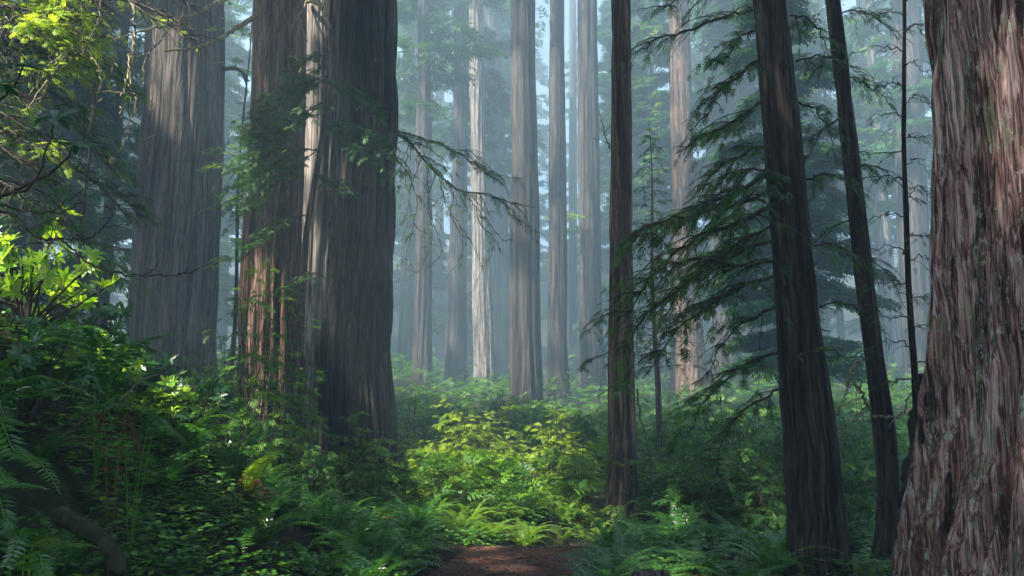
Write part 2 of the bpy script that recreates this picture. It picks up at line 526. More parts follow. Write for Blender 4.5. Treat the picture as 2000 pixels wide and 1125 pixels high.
# ------------------------------------------------------------------ boughs
def bough(wood, leaf, P, r0, rg, twl=.5, twn=10, spl=.16, droop=.35, dens=1.0, tm=SPRAY, start=.15, spread=1.0, sub=True, tlo=.1, thi=.9, up=0.):
    """a limb along points P with side twigs and flat sprays"""
    P = np.asarray(P)
    n = len(P)
    t = np.linspace(0, 1, n)
    if wood is not None:
        tube(wood, P, r0 * (.75 - .65 * t) + .002, 6 if r0 > .03 else 4)
    T = np.gradient(P, axis=0); T /= np.linalg.norm(T, axis=1)[:, None] + 1e-9
    SP, SX, SN, SS = [], [], [], []
    for k in range(int(twn)):
        if rg.random() < .14: continue
        u = start + (1 - start) * min(.999, (k + rg.normal(.5, 1.1)) / twn)
        u = max(start, u)
        j = min(n - 1, int(u * (n - 1)))
        p, d = P[j], T[j]
        h = np.array([d[0], d[1], 0]); h /= np.linalg.norm(h) + 1e-6
        side = np.cross([0, 0, 1.0], h) * (1 if rg.random() < .5 else -1)
        ang = rg.uniform(.25, 1.35)
        v = h * math.cos(ang) + side * math.sin(ang) + np.array([0, 0, rg.uniform(-.35, .25) + up])
        v /= np.linalg.norm(v)
        L = twl * (1 - .55 * u) * rg.uniform(.3, 1.3)
        dr_ = droop * rg.uniform(.4, 1.5)
        m = 6
        s = np.linspace(0, 1, m)[:, None]
        Q = p + v * L * s * spread + np.array([0, 0, -1.0]) * dr_ * L * s ** 2 + rg.normal(0, .035 * L, (m, 3)) * s
        if wood is not None:
            tube(wood, Q, np.linspace(min(r0 * .35, .010), .0018, m), 3)
        TT = np.gradient(Q, axis=0)
        ns = max(2, int(L / spl * 2.2 * dens))
        for q in range(ns):
            w = (q + rg.random()) / ns
            jj = min(m - 1, int(w * (m - 1) + .5))
            tq = TT[jj] / (np.linalg.norm(TT[jj]) + 1e-9)
            sd = np.cross([0, 0, 1.0], tq) * (1 if q % 2 else -1)
            a = rg.uniform(.35, 1.15) if q < ns - 1 else 0.1
            SP.append(Q[jj]); SX.append(tq * math.cos(a) + sd * math.sin(a) + np.array([0, 0, -droop * rg.uniform(.1, .9)]))
            SN.append(np.array([0, 0, 1.0]) + rg.normal(0, .35, 3)); SS.append(spl * rg.uniform(.5, 1.35))
    if SP:
        SP, SX, SN, SS = map(np.array, (SP, SX, SN, SS))
        tn = rg.uniform(tlo, thi, len(SP))
        w = rg.integers(0, len(tm), len(SP))
        for k in range(len(tm)):
            s_ = w == k
            stamp(leaf, tm[k], SP[s_], SX[s_], SN[s_], SS[s_], tn[s_])

def limb_px(pts, rg, n=14, jit=.012):
    return curve([at(*p) for p in pts], n, jit, rg)

def add_branch(parent, off, pts, r0, seed, mat_leaf='yew', mat_wood='twig', label=None, world_pts=False, name="branch", **kw):
    """a branch part with its foliage sub-part"""
    rg = rng_(seed)
    P = curve(pts, 14, .012, rg) if world_pts else limb_px(pts, rg)
    w, l = Bag(), Bag()
    cv = kw.pop('cv', False)
    bough(w, l, P, r0, rg, **kw)
    if cv:
        carve(l)
    o = obj(name, w.mesh(name, M[mat_wood], off), parent)
    if label:
        o["label"] = label
    if l.V:
        obj("foliage", l.mesh("foliage", M[mat_leaf], off), o)
    return o

def bare_branch(parent, off, polys, seed, mat='twig', name="branch", jit=.01, label=None, gnarl=0):
    """leafless wood: list of (pixel points, r0, r1)"""
    rg = rng_(seed)
    w = Bag()
    for pts, r0, r1 in polys:
        P = curve([at(*p) for p in pts], 7 * len(pts), jit, rg)
        tube(w, P, np.linspace(r0, r1, len(P)) * rg.uniform(.88, 1.12, len(P)), 6)
        for g in range(gnarl):
            j = rg.integers(len(P) // 4, len(P) - 2)
            d = (P[j + 1] - P[j - 1]); d /= np.linalg.norm(d)
            v = d * .6 + rg.normal(0, .5, 3); v[2] -= .25
            L = rg.uniform(.12, .45)
            s = np.linspace(0, 1, 7)[:, None]
            Q = P[j] + v * L * s + np.array([0, 0, -1.]) * .25 * L * s ** 2 + rg.normal(0, .012, (7, 3)) * s
            tube(w, Q, np.linspace(r1 * 1.2, r1 * .3, 7), 4)
    o = obj(name, w.mesh(name, M[mat], off, True), parent)
    if label:
        o["label"] = label
    return o

def far_crown(rg, z0, z1, R0, R1, n, per, leaf, cx=0., cy0=0., droop=.5, tm=SPRAY_L, ring=.12):
    """boughs of a standing tree, as one mesh: leaf sprays in drooping layers"""
    P, Xd, N, S = [], [], [], []
    wood = Bag()
    for k in range(n):
        z = z0 + (z1 - z0) * (k + rg.random()) / n
        u = (z - z0) / (z1 - z0)
        L = (R0 + (R1 - R0) * u) * rg.uniform(.45, 1.15)
        a = rg.uniform(0, 2 * math.pi)
        d = np.array([math.cos(a), math.sin(a), rg.uniform(-.1, .25)])
        s = np.linspace(0, 1, 7)[:, None]
        Q = np.array([cx, cy0, z]) + d * L * s + np.array([0, 0, -1.]) * droop * L * s ** 2 * .6
        tube(wood, Q, np.linspace(.05, .01, 7), 3)
        sd = np.cross([0, 0, 1.], d)
        m = max(3, int(per * L / max(R0, R1)))
        t = rg.uniform(.12, 1, m) ** .8
        base = Q[0] + d * L * t[:, None] + np.array([0, 0, -1.]) * droop * L * (t ** 2)[:, None] * .6
        off = rg.normal(0, 1, m) * L * .22 * (1.15 - t)
        base = base + sd * off[:, None] + np.array([0, 0, -1.]) * np.abs(off)[:, None] * .35 + rg.normal(0, .05, (m, 3))
        P.append(base)
        Xd.append(d + sd * np.sign(off)[:, None] * rg.uniform(.2, 1.4, m)[:, None] + np.array([0, 0, -1.]) * rg.uniform(.0, .8, m)[:, None])
        N.append(np.array([0, 0, 1.]) + rg.normal(0, .4, (m, 3)))
        S.append(leaf * rg.uniform(.6, 1.4, m))
    P, Xd, N, S = np.vstack(P), np.vstack(Xd), np.vstack(N), np.concatenate(S)
    lf = Bag()
    w = rg.integers(0, len(tm), len(P))
    tn = rg.uniform(.05, .95, len(P))
    for k in range(len(tm)):
        s_ = w == k
        stamp(lf, tm[k], P[s_], Xd[s_], N[s_], S[s_], tn[s_])
    return wood, lf
# ------------------------------------------------------------------ aimed sun spots: leaves toward the sun are cut away to light them
def fy(Y):
    return Y * 1.6 if Y >= 28 else Y
GAPS = [(at(x, y, fy(Yd)), r * (1.35 if Yd >= 28 else 1)) for (x, y, Yd, r) in [
    (900, 850, 13.5, 1.0), (960, 800, 14, .8), (1080, 870, 13.5, .9), (850, 900, 13, .8), (1020, 930, 12.5, .7), (785, 800, 15, .5),
    (950, 985, 11.3, .6), (1060, 990, 11.3, .7), (1130, 980, 11.5, .5), (880, 960, 11.5, .4),
    (505, 560, 15, .75), (495, 660, 15, .6), (500, 780, 15, .5), (630, 330, 15, .6), (622, 500, 15, .6), (635, 60, 15, .6), (632, 200, 15, .5), (690, 690, 13.6, .4), (695, 780, 13.6, .35), (710, 850, 13.6, .2), (727, 60, 13.6, .25), (738, 130, 13.6, .15),
    (500, 120, 15, .3),
    (60, 60, 9, 1.2), (150, 60, 9, 1.2), (250, 120, 9, .9), (60, 180, 9, .9), (180, 200, 9, .8), (330, 60, 9, .5), (60, 260, 8, .5), (-60, 60, 9.2, 1.4), (0, 0, 9, 1.5), (120, -60, 9, 1.4), (220, 0, 9, 1.2), (-80, 150, 9, 1.2), (20, 120, 9, 1.2), (120, 200, 8.8, .7),
    (20, 540, 6.5, .9), (40, 600, 6.5, .6), (150, 650, 6.8, .45), (210, 660, 6.8, .45), (310, 710, 7.2, .5), (250, 690, 7, .35), (60, 340, 6, .15), (90, 720, 6, .15),
    (930, 150, 42, 1.2), (932, 260, 42, 1.2), (935, 380, 42, 1.2), (940, 500, 42, 1.4), (945, 600, 42, 1.4), (948, 700, 42, 1.4),
    (825, 700, 35, 1.3), (830, 630, 35, .7), (828, 230, 35, .9), (1088, 520, 32, 1.2), (1085, 620, 32, .7), (1150, 90, 35, .7), (895, 90, 43, .7),
    (1340, 690, 31, 1.8), (1335, 770, 31, 1.6), (1400, 620, 37, 1.0), (1400, 380, 37, .8), (1390, 90, 37, .8),
    (1690, 100, 45, 1.4), (1700, 200, 45, 1.4), (1712, 300, 45, 1.4), (1722, 390, 45, 1.2), 
    (1118, 415, 35, 1.0), (462, 300, 24, .9), (458, 380, 24, .9), (1290, 200, 40, 1.4), (1290, 330, 40, 1.2), (1650, 90, 40, 1.2), (1730, 220, 40, 1.0),
    (470, 950, 7.4, .35), (540, 930, 7.3, .3), (640, 1080, 6.2, .14), (560, 1060, 6.3, .12), (760, 1000, 9, .2), (700, 940, 10, .22), (820, 1020, 9.5, .2), (1180, 1050, 8.5, .2), (1290, 960, 10.5, .3), (1350, 1060, 7.6, .14), (440, 800, 10, .3), (560, 870, 10.5, .25), (1640, 900, 10, .2), (990, 1090, 8.2, .25), (1440, 850, 9, .3), (1390, 900, 9, .25), (1650, 850, 11, .3),
    (1880, 40, 4.4, .36), (1950, 160, 4.2, .25), (60, 780, 5, .2), (150, 760, 5.5, .22), (250, 780, 5.6, .2), (330, 820, 6, .22), (400, 860, 6.6, .22), (420, 700, 9, .3), (350, 690, 8, .3), (460, 1010, 6.8, .2), (700, 1060, 7.2, .2), (1180, 930, 11, .3), (1420, 800, 10, .3), (1000, 1100, 8, .2), (1300, 430, 6.4, .3), (1400, 300, 6.7, .25), (1250, 600, 6.2, .22), (1350, 520, 6.5, .25), (1450, 100, 6.8, .3), (1390, 640, 6.6, .2), (740, 300, 12.5, .25), (560, 250, 12.8, .3), (520, 330, 12.7, .25), (960, 1030, 10.6, .5), (1090, 1030, 10.4, .5), (1140, 1000, 11, .4), (430, 780, 9, .35), (380, 760, 8, .3), (620, 900, 10, .3), (1930, 250, 4.2, .16), (1860, 330, 4.5, .12), (1970, 430, 4.0, .2), (1900, 560, 4.3, .12), (1960, 700, 4.0, .28), (1850, 760, 4.4, .14), (1960, 960, 3.8, .3), (1840, 980, 4.4, .12), (120, 1065, 2.9, .12), (1215, 600, 11.8, .2)]]
rgq = rng_(99)
for _ in range(90):                                   # small chance dapples on the undergrowth
    Yq = rgq.uniform(5.5, 20)
    GAPS.append((at(rgq.uniform(60, 1640), 900, Yq) * [1, 1, 0] + [0, 0, rgq.uniform(.2, 1.2)], rgq.uniform(.18, .40)))

def carve(bag):
    """leave out the leaves that stand between the sun and a gap"""
    for q in range(len(bag.V)):
        V, Fq, T = bag.V[q], bag.F[q], bag.T[q]
        c = V[Fq - (sum(len(v) for v in bag.V[:q]))].mean(1)
        keep = np.ones(len(Fq), bool)
        for (p, r) in GAPS:
            d = c - p
            t = d @ SD
            perp = np.linalg.norm(d - t[:, None] * SD, axis=1)
            keep &= ~((t > 2.5) & (perp < r))
        bag.F[q] = Fq[keep]

def tree(name, label, Yd, rows, mat, nu=64, dz=.25, amp=.03, fx=5, group=None, cat="tree", ztop=45, crown=None, **kw):
    A = axis_px(Yd, rows, ztop, kw.pop('taper', .004))
    g = hgt(A[0, 1], A[0, 2])
    base = np.array([A[0, 1], A[0, 2], g])
    root = thing(name, label, cat, base, group)
    obj("trunk", trunk_mesh("trunk", A, M[mat], base, nu, dz, amp, fx, **kw), root)
    if crown:
        z0, z1, R0, R1, n, per, leaf, seed = crown
        cx, cy0 = np.interp((z0 + z1) / 2, A[:, 0], A[:, 1]), np.interp((z0 + z1) / 2, A[:, 0], A[:, 2])
        w, l = far_crown(rng_(seed), z0, z1, R0, R1, n, per, leaf, cx, cy0)
        carve(l)
        o = obj("crown", l.mesh("crown", M['far'], base), root)
        obj("limb", w.mesh("limb", M['twig'], base), o)
    return root, base, A

# ---- the great near trunk
tree("giant_redwood", "huge pinkish grey redwood trunk with lichen patches and flaring foot, filling one side", 5.0,
     [(0, 1798, 2710), (200, 1800, 2712), (400, 1805, 2716), (562, 1802, 2724), (700, 1796, 2732), (800, 1788, 2746), (900, 1780, 2760), (1000, 1768, 2775), (1125, 1748, 2800), (1250, 1725, 2840)],
     'bark_near', nu=1100, dz=.02, amp=.115, fx=7.5, fz=.05, zfine=5.6, seed=11, group=None, fine=.55, dz_far=1.0, butt=.10, bh=.7, lump=.03)

# ---- the trunks that share one root mass
twin_g = "tall trunks growing close together"
L_tree, L_base, _ = tree("redwood_tree", "broad furrowed brown trunk with sunlit flank in the tight trio", 15.8,
     [(0, 490, 606), (130, 487, 606), (280, 483, 606), (420, 478, 606), (562, 471, 606), (650, 468, 610), (780, 462, 615), (900, 452, 622)],
     'bark_mid', nu=260, dz=.07, amp=.16, fx=4.2, fz=.05, seed=21, group=twin_g, zfine=11, butt=.3, bh=1.4, lump=.05)
tree("redwood_tree", "pale sunlit trunk squeezed between two darker ones", 15.0,
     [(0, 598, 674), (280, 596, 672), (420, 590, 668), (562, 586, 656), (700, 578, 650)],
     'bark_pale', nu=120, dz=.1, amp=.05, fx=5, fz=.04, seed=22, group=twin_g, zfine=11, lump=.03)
R_tree, R_base, _ = tree("redwood_tree", "thick dark ridged trunk with split reddish foot beside the bright bush", 14.5,
     [(0, 666, 776), (280, 661, 770), (450, 655, 766), (562, 642, 765), (700, 622, 766), (850, 628, 774), (950, 636, 786)],
     'bark_dark', nu=260, dz=.07, amp=.15, fx=4.6, fz=.045, seed=23, group=twin_g, zfine=11, butt=.35, bh=1.0, lump=.05)

# ---- big hazy trunk
TL, TL_base, _ = tree("giant_redwood", "massive hazy grey trunk standing behind the ferny bank", 24,
     [(0, 286, 440), (150, 282, 439), (280, 270, 438), (562, 247, 430), (650, 240, 424), (720, 234, 420)],
     'bark_grey', nu=260, dz=.12, amp=.11, fx=3.6, fz=.04, seed=31, zfine=15, crown=(17, 44, 5, 3, 60, 60, 1.0, 5), butt=.2, lump=.05)

# ---- single nearer trunks
C_tree, C_base, _ = tree("redwood_tree", "straight slim brown trunk alone beside the bright bush", 12,
     [(0, 1193, 1232), (280, 1193, 1234), (450, 1190, 1236), (562, 1189, 1237), (700, 1188, 1240), (850, 1187, 1243), (930, 1185, 1246), (1010, 1181, 1252)],
     'bark_mid', nu=110, dz=.06, amp=.026, fx=14, fz=.06, seed=41, zfine=9, lump=.012, butt=.05, bh=.3)
D_tree, D_base, _ = tree("leaning_redwood", "dark leaning trunk with drooping needled boughs, right of the path", 7.2,
     [(0, 1467, 1537), (280, 1491, 1570), (562, 1508, 1600), (700, 1517, 1615), (850, 1526, 1638), (1000, 1532, 1652), (1125, 1532, 1662)],
     'bark_dark', nu=200, dz=.035, amp=.034, fx=11, fz=.06, seed=51, zfine=6.5, lump=.02, butt=.12, bh=.4, ztop=30)
D_tree["label"] = "dark furrowed leaning trunk with long drooping needled boughs over the ferns"
E_tree, E_base, _ = tree("leaning_tree", "slender smooth dark trunk leaning with a curved foot and mossy bent limbs", 8,
     [(0, 1612, 1641), (280, 1642, 1677), (562, 1670, 1709), (700, 1689, 1727), (850, 1705, 1752), (950, 1715, 1757), (1040, 1708, 1757), (1125, 1690, 1750)],
     'bark_dark', nu=90, dz=.05, amp=.012, fx=18, fz=.05, seed=52, zfine=7, lump=.012, ztop=28)
G_tree, G_base, _ = tree("conifer_sapling", "thin dark pole with level sparse branches just beside the giant pinkish trunk", 6.8,
     [(0, 1763, 1771), (280, 1760, 1770), (562, 1768, 1781), (700, 1777, 1792), (820, 1784, 1801), (950, 1788, 1808)],
     'bark_dark', nu=30, dz=.08, amp=.004, fx=30, seed=53, zfine=7, ztop=8.5, taper=.006)
tree("burnt_stump", "low black knobbly stump crouched under the thin pole by the giant trunk", 7.6,
     [(770, 1784, 1822), (820, 1776, 1824), (900, 1766, 1822), (1000, 1752, 1830)],
     'bark_dark', nu=90, dz=.03, amp=.07, fx=8, fz=.5, seed=54, cat="stump", ztop=1.95, taper=.15, lump=.12)
# slim mossy stem in front of the pale trunk
S_tree, S_base, _ = tree("hemlock_sapling", "slim mossy stem slanting before the pale trunk, carrying soft dark boughs", 13.5,
     [(60, 648, 656), (120, 640, 650), (280, 622, 634), (450, 592, 605), (600, 580, 596), (750, 575, 592)],
     'bark_mid', nu=30, dz=.1, amp=.005, fx=22, seed=24, ztop=9.4, taper=.01)
tree("slender_tree", "thin reddish stem before the mist above the ferny bank", 12,
     [(300, 172, 178), (450, 155, 163), (640, 140, 150)], 'bark_mid', nu=30, dz=.1, amp=.006, fx=20, seed=25, ztop=12, taper=.006)

# ---- distant trunks in the mist
far_g = "straight trunks standing in the mist"
far = [
 ("dim trunk deepest in mist, just clear of the thick dark ridged trunk", 52, [(0, 787, 812), (470, 783, 810), (740, 774, 808)], 'bark_far', (20, 44, 4, 2, 45, 30, 1.1)),
 ("misty trunk with sunlit foot, first bright one past the trio", 36, [(0, 817, 840), (280, 812, 843), (562, 808, 845), (760, 803, 843)], 'bark_far', (19, 44, 4, 2, 45, 30, .9)),
 ("grey shaded misty trunk touching the whitest sunlit one", 44, [(0, 886, 915), (280, 884, 914), (562, 873, 912), (740, 868, 912)], 'bark_far', (21, 46, 4, 2, 50, 30, 1.0)),
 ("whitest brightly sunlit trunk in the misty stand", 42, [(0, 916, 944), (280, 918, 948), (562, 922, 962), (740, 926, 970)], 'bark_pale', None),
 ("very faint trunk half hidden behind the whitest sunlit one", 58, [(0, 946, 978), (562, 958, 997), (740, 962, 1002)], 'bark_far', (24, 50, 4, 2, 50, 30, 1.1)),
 ("broadest dark grey trunk rising directly behind the bright yellow-green bush", 28, [(0, 997, 1046), (280, 997, 1052), (562, 995, 1056), (700, 995, 1060), (830, 997, 1067)], 'bark_far', None),
 ("narrow misty trunk with dappled light, between two darker straight ones", 33, [(0, 1072, 1102), (280, 1073, 1106), (562, 1069, 1109), (700, 1068, 1111), (800, 1066, 1114)], 'bark_far', None),
 ("smooth blue-grey trunk just behind the lone slim brown one", 36, [(0, 1128, 1167), (280, 1129, 1171), (562, 1129, 1174), (700, 1130, 1182), (810, 1132, 1188)], 'bark_far', None),
 ("ghostly wide trunk barely showing beyond the lone slim brown one", 64, [(0, 1233, 1275), (280, 1234, 1285), (500, 1236, 1292)], 'bark_far', (26, 50, 5, 2, 45, 30, 1.1)),
 ("misty trunk with glowing sunlit cracked foot behind the needled boughs", 32, [(0, 1303, 1348), (280, 1307, 1356), (562, 1310, 1366), (700, 1311, 1380), (820, 1310, 1388)], 'bark_mid', None),
 ("hazy trunk mostly veiled by the drooping needled boughs", 38, [(0, 1368, 1408), (280, 1378, 1428), (562, 1388, 1440), (750, 1392, 1452)], 'bark_far', (19, 42, 4, 2, 50, 30, .9)),
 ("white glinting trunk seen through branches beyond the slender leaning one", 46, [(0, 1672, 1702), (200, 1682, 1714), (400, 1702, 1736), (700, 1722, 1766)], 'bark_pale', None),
 ("broad shadowy trunk in haze directly behind the thin pole", 34, [(0, 1738, 1800), (400, 1750, 1814), (800, 1765, 1832)], 'bark_far', (16, 40, 4, 2, 55, 35, .9)),
 ("thin ghostly trunk peeping past the edge of the massive hazy one", 60, [(0, 430, 452), (600, 424, 446)], 'bark_far', (22, 46, 5, 2, 60, 35, 1.1)),
 ("faint leaning trunk in mist behind bright sprays over the bank", 48, [(0, 195, 232), (600, 160, 204)], 'bark_far', (14, 44, 6, 3, 80, 45, 1.0)),
 ("greyish trunk at the very edge behind lit yellow-green sprays", 30, [(0, -14, 36), (200, -10, 44), (600, -30, 40)], 'bark_far', (10, 34, 5, 3, 70, 45, .8)),
 ("far pale pole-like trunk between the dim one and the grey shaded one", 78, [(0, 852, 868), (740, 846, 866)], 'bark_far', (26, 56, 6, 2, 60, 30, 1.3)),
 ("far thin trunk in the gap before the smooth blue-grey one", 74, [(0, 1112, 1126), (740, 1110, 1128)], 'bark_far', None),
 ("far dim trunk seen between the two leaning dark ones", 58, [(0, 1574, 1600), (700, 1590, 1622)], 'bark_far', (18, 46, 6, 2, 70, 40, 1.1)),
 ("far dim trunk half hidden by the dark furrowed leaning one", 52, [(0, 1440, 1466), (700, 1462, 1494)], 'bark_far', (18, 44, 6, 2, 70, 40, 1.0)),
]
for k, (lab, Yd, rows, mat, cr) in enumerate(far):
    FT = tree("redwood_tree", lab, fy(Yd), rows, mat, nu=110, dz=.4, amp=.12 if Yd < 50 else .09, fx=2.6, fz=.035, seed=60 + 3 * k, group=far_g, ztop=74, dz_far=2, zfine=42,
         crown=(cr[0] * 1.28, cr[1] * 1.5, cr[2] * 1.5, cr[3] * 1.5, int(cr[4] * 1.4), int(cr[5] * 1.3), cr[6] * 1.35, 70 + k) if cr else None, lump=.035, butt=.32, bh=2.0)
    if lab.startswith("smooth blue-grey"):
        add_branch(FT[0], FT[1], [(1140, 428, 57), (1122, 418, 56), (1096, 414, 55)], .03, 320, 'bright', twl=1.5, twn=22, spl=.6, droop=.2, label="one glowing level spray")

# broad-crowned trees further back whose foliage closes the view
back_g = "leafy conifers at the back of the stand"
back = [(380, 46, 30, 5.5, "behind the gap between the massive trunk and the trio"), (100, 40, 26, 5, "filling the mist above the bank"),
        (700, 85, 50, 7, "hidden past the trio of trunks"), (800, 66, 34, 5, "closing the gap past the dark ridged trunk"), (960, 72, 42, 5.5, "behind the whitest sunlit trunk"),
        (1230, 60, 34, 5, "past the lone slim trunk"), (1290, 44, 25, 3.5, "with sunlit tufts beside the lone slim trunk"), (1420, 60, 38, 6, "behind the drooping boughs"), (1540, 46, 30, 5, "between the leaning dark trunks"),
        (1650, 42, 27, 4.5, "with sunlit tufts by the slender leaning trunk"), (1760, 56, 36, 6, "behind the thin pole"), (1880, 60, 36, 6, "almost covered by the giant pinkish trunk"),
        (240, 60, 38, 6, "against the massive hazy trunk"), (520, 70, 42, 6, "showing over the furrowed sunlit trunk"), (1040, 90, 44, 6, "deepest behind the broadest grey trunk"), (1150, 88, 46, 6, "deepest behind the smooth blue-grey trunk")]
near_back = [(40, 24, 20, 3.4, "dark and close above the bank edge"), (185, 30, 26, 4.0, "dark in the mist between bank and massive trunk"), (1545, 27, 21, 3.6, "dark between the furrowed and the slender leaning trunks"),
             (975, 104, 70, 4.5, "teal in mist behind the broadest grey trunk"), (1215, 92, 60, 4.0, "teal in mist either side of the lone slim trunk"), (1480, 56, 40, 4.5, "teal in mist just behind the furrowed leaning trunk")]
for k, (px_, Yd, h, R, where) in enumerate(back + [(a_, b_ / 1.5, c_ / 1.5, d_ / 1.45, e_) for a_, b_, c_, d_, e_ in near_back]):
    Yd, h, R = Yd * 1.5, h * 1.5, R * 1.45
    p = at(px_, 760, Yd); g = hgt(p[0], Yd)
    h = h * (.8 if px_ in (1040, 1150) else 1)
    root = thing("leafy_conifer", "hazy green conifer " + where, "tree", (p[0], Yd, g), back_g)
    b0 = Bag()
    zz = np.linspace(-.4, h, 14)
    tube(b0, np.c_[zz * 0, zz * 0, zz], np.linspace(.32, .05, 14), 9)
    obj("trunk", b0.mesh("trunk", M['bark_far'], smooth=True), root)
    w, l = far_crown(rng_(200 + k), g + h * (.12 if Yd < 48 or Yd > 66 else .35), g + h, R, R * .25, 100, 70 if px_ in (1040, 1150) else 130, 1.3 if Yd > 75 else (1.0 if Yd > 48 else .6), p[0], Yd, .45)
    carve(l)
    o = obj("crown", l.mesh("crown", M['mid'] if k in (6, 9, 0) else M['far'], (p[0], Yd, g)), root)
    obj("limb", w.mesh("limb", M['twig'], (p[0], Yd, g)), o)

# sunlit tufts on mid-distance trees
def tuft_tree(label, px_, Yd, tufts, seed, mat='bright', cat="tree"):
    q_ = 1.4 if Yd >= 28 else 1
    Yd = fy(Yd)
    p = at(px_, 760, Yd); g = hgt(p[0], Yd); base = (p[0], Yd, g)
    root = thing("young_conifer", label, cat, base)
    ztop = max(at(t[2], t[3], Yd)[2] for t in tufts) + 1.0
    b0 = Bag(); zz = np.linspace(-.3, ztop - g, 16)
    tube(b0, np.c_[.08 * np.sin(zz * .6), zz * 0, zz], np.linspace(.08, .015, 16), 7)
    obj("trunk", b0.mesh("trunk", M['bark_far'], smooth=True), root)
    for k, (x0, y0, x1, y1, n, tl) in enumerate(tufts):
        add_branch(root, base, [(x0, y0, Yd), ((x0 + x1) / 2, (y0 + y1) / 2 - 8, Yd - .3), (x1, y1, Yd - .6)], .025, seed + k, mat, twl=tl * q_, twn=n, spl=.30 * q_, droop=.3, dens=1.0, tm=SPRAY)
    return root
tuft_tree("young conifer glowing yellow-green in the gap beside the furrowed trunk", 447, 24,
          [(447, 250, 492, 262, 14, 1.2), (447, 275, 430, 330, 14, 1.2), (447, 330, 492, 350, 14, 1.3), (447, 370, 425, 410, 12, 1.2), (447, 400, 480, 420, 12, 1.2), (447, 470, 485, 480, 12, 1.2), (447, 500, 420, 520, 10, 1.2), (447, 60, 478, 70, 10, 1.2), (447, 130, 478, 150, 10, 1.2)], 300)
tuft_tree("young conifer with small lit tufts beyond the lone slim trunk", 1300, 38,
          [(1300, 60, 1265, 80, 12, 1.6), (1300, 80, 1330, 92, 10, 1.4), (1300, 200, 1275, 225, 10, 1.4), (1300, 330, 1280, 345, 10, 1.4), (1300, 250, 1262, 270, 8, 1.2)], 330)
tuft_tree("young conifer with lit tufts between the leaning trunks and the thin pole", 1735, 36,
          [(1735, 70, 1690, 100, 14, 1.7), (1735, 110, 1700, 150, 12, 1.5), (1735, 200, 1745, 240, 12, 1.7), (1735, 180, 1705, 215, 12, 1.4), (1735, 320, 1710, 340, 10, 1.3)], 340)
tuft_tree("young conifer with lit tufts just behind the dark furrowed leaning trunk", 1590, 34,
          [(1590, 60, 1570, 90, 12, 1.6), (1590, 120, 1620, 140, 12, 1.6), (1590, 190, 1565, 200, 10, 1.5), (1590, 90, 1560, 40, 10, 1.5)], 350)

# young hazy conifer
p = at(1284, 800, 20); g = hgt(p[0], 20); base = (p[0], 20, g)
YC = thing("young_conifer", "small misty conifer with narrow tip and level tiers beyond the lone slim trunk", "tree", base)
b0 = Bag(); ztop = at(1284, 235, 20)[2] - g; zz = np.linspace(-.3, ztop, 16)
tube(b0, np.c_[.04 * np.sin(zz), zz * 0, zz], np.linspace(.10, .008, 16), 7)
obj("trunk", b0.mesh("trunk", M['bark_mid'], smooth=True), YC)
rg = rng_(77); w, l = Bag(), Bag()
for k in range(58):
    u = k / 58; z = g + ztop * (.28 + .70 * u); a = k * 2.4 + rg.uniform(-.3, .3); L = 1.35 * (1 - u) ** .8 + .12
    d = np.array([math.cos(a), math.sin(a), .12]); P = curve([np.array([p[0], 20, z]), np.array([p[0], 20, z]) + d * L * .5, np.array([p[0], 20, z]) + d * L + [0, 0, -.14 * L]], 8)
    bough(w, l, P, .012, rg, twl=.4 * L + .08, twn=7, spl=.15, droop=.25, dens=.7)
o = obj("crown", l.mesh("crown", M['yew'], base), YC); obj("limb", w.mesh("limb", M['twig'], base), o)

# ------------------------------------------------------------------ floating leaf canopy added overhead to shade the ground
rg = rng_(5)
parts_ = []
for (n, ya, yb, thr, kp) in ((68000, -10, 40, .86, 1.0), (19000, 16, 120, .54, .5)):
    sx, sy = rg.uniform(-26, 24, n) * (1 if ya < 0 else 1.6), rg.uniform(ya, yb, n)
    z = rg.uniform(24, 44, n) if ya < 0 else rg.uniform(48, 74, n)
    k = z / math.tan(SUN_EL)
    P = np.c_[sx + SD[0] / math.cos(SUN_EL) * k, sy + SD[1] / math.cos(SUN_EL) * k, z]
    P[:, 0] = sx + math.sin(SUN_AZ) * k; P[:, 1] = sy + math.cos(SUN_AZ) * k
    patch = fbm(np.c_[sx * .22, sy * .22, z * 0], 3, 90)
    keep = (rg.random(n) < kp) & (patch < thr)
    if ya < 0:
        keep &= sy < np.where(sx < -9, 29, np.where(sx < 1.5, 36, 20)) + 2.5 * np.sin(sx * .9)
    else:
        keep &= fbm(P * .35, 2, 91) > .36
    parts_.append(P[keep])
P = np.vstack(parts_); n = len(P)
cb = Bag()
w = rg.integers(0, 3, n)
for q in range(3):
    s_ = w == q
    stamp(cb, SPRAY_L[q], P[s_], rg.normal(0, 1, (s_.sum(), 3)) * [1, 1, .4], np.array([0, 0, 1.]) + rg.normal(0, .5, (s_.sum(), 3)), rg.uniform(1.1, 2.4, s_.sum()), rg.uniform(0, 1, s_.sum()))
carve(cb)
obj("shade_canopy", cb.mesh("shade_canopy", M['far']), kind="stuff", label="added dark green needle canopy overhead, shaped to shade and dapple the forest", category="canopy")

# ------------------------------------------------------------------ boughs and bare branches of the nearer trees
def br(tree_, base, pts, r0, seed, mat='yew', **kw):
    return add_branch(tree_, base, pts, r0, seed, mat, **kw)

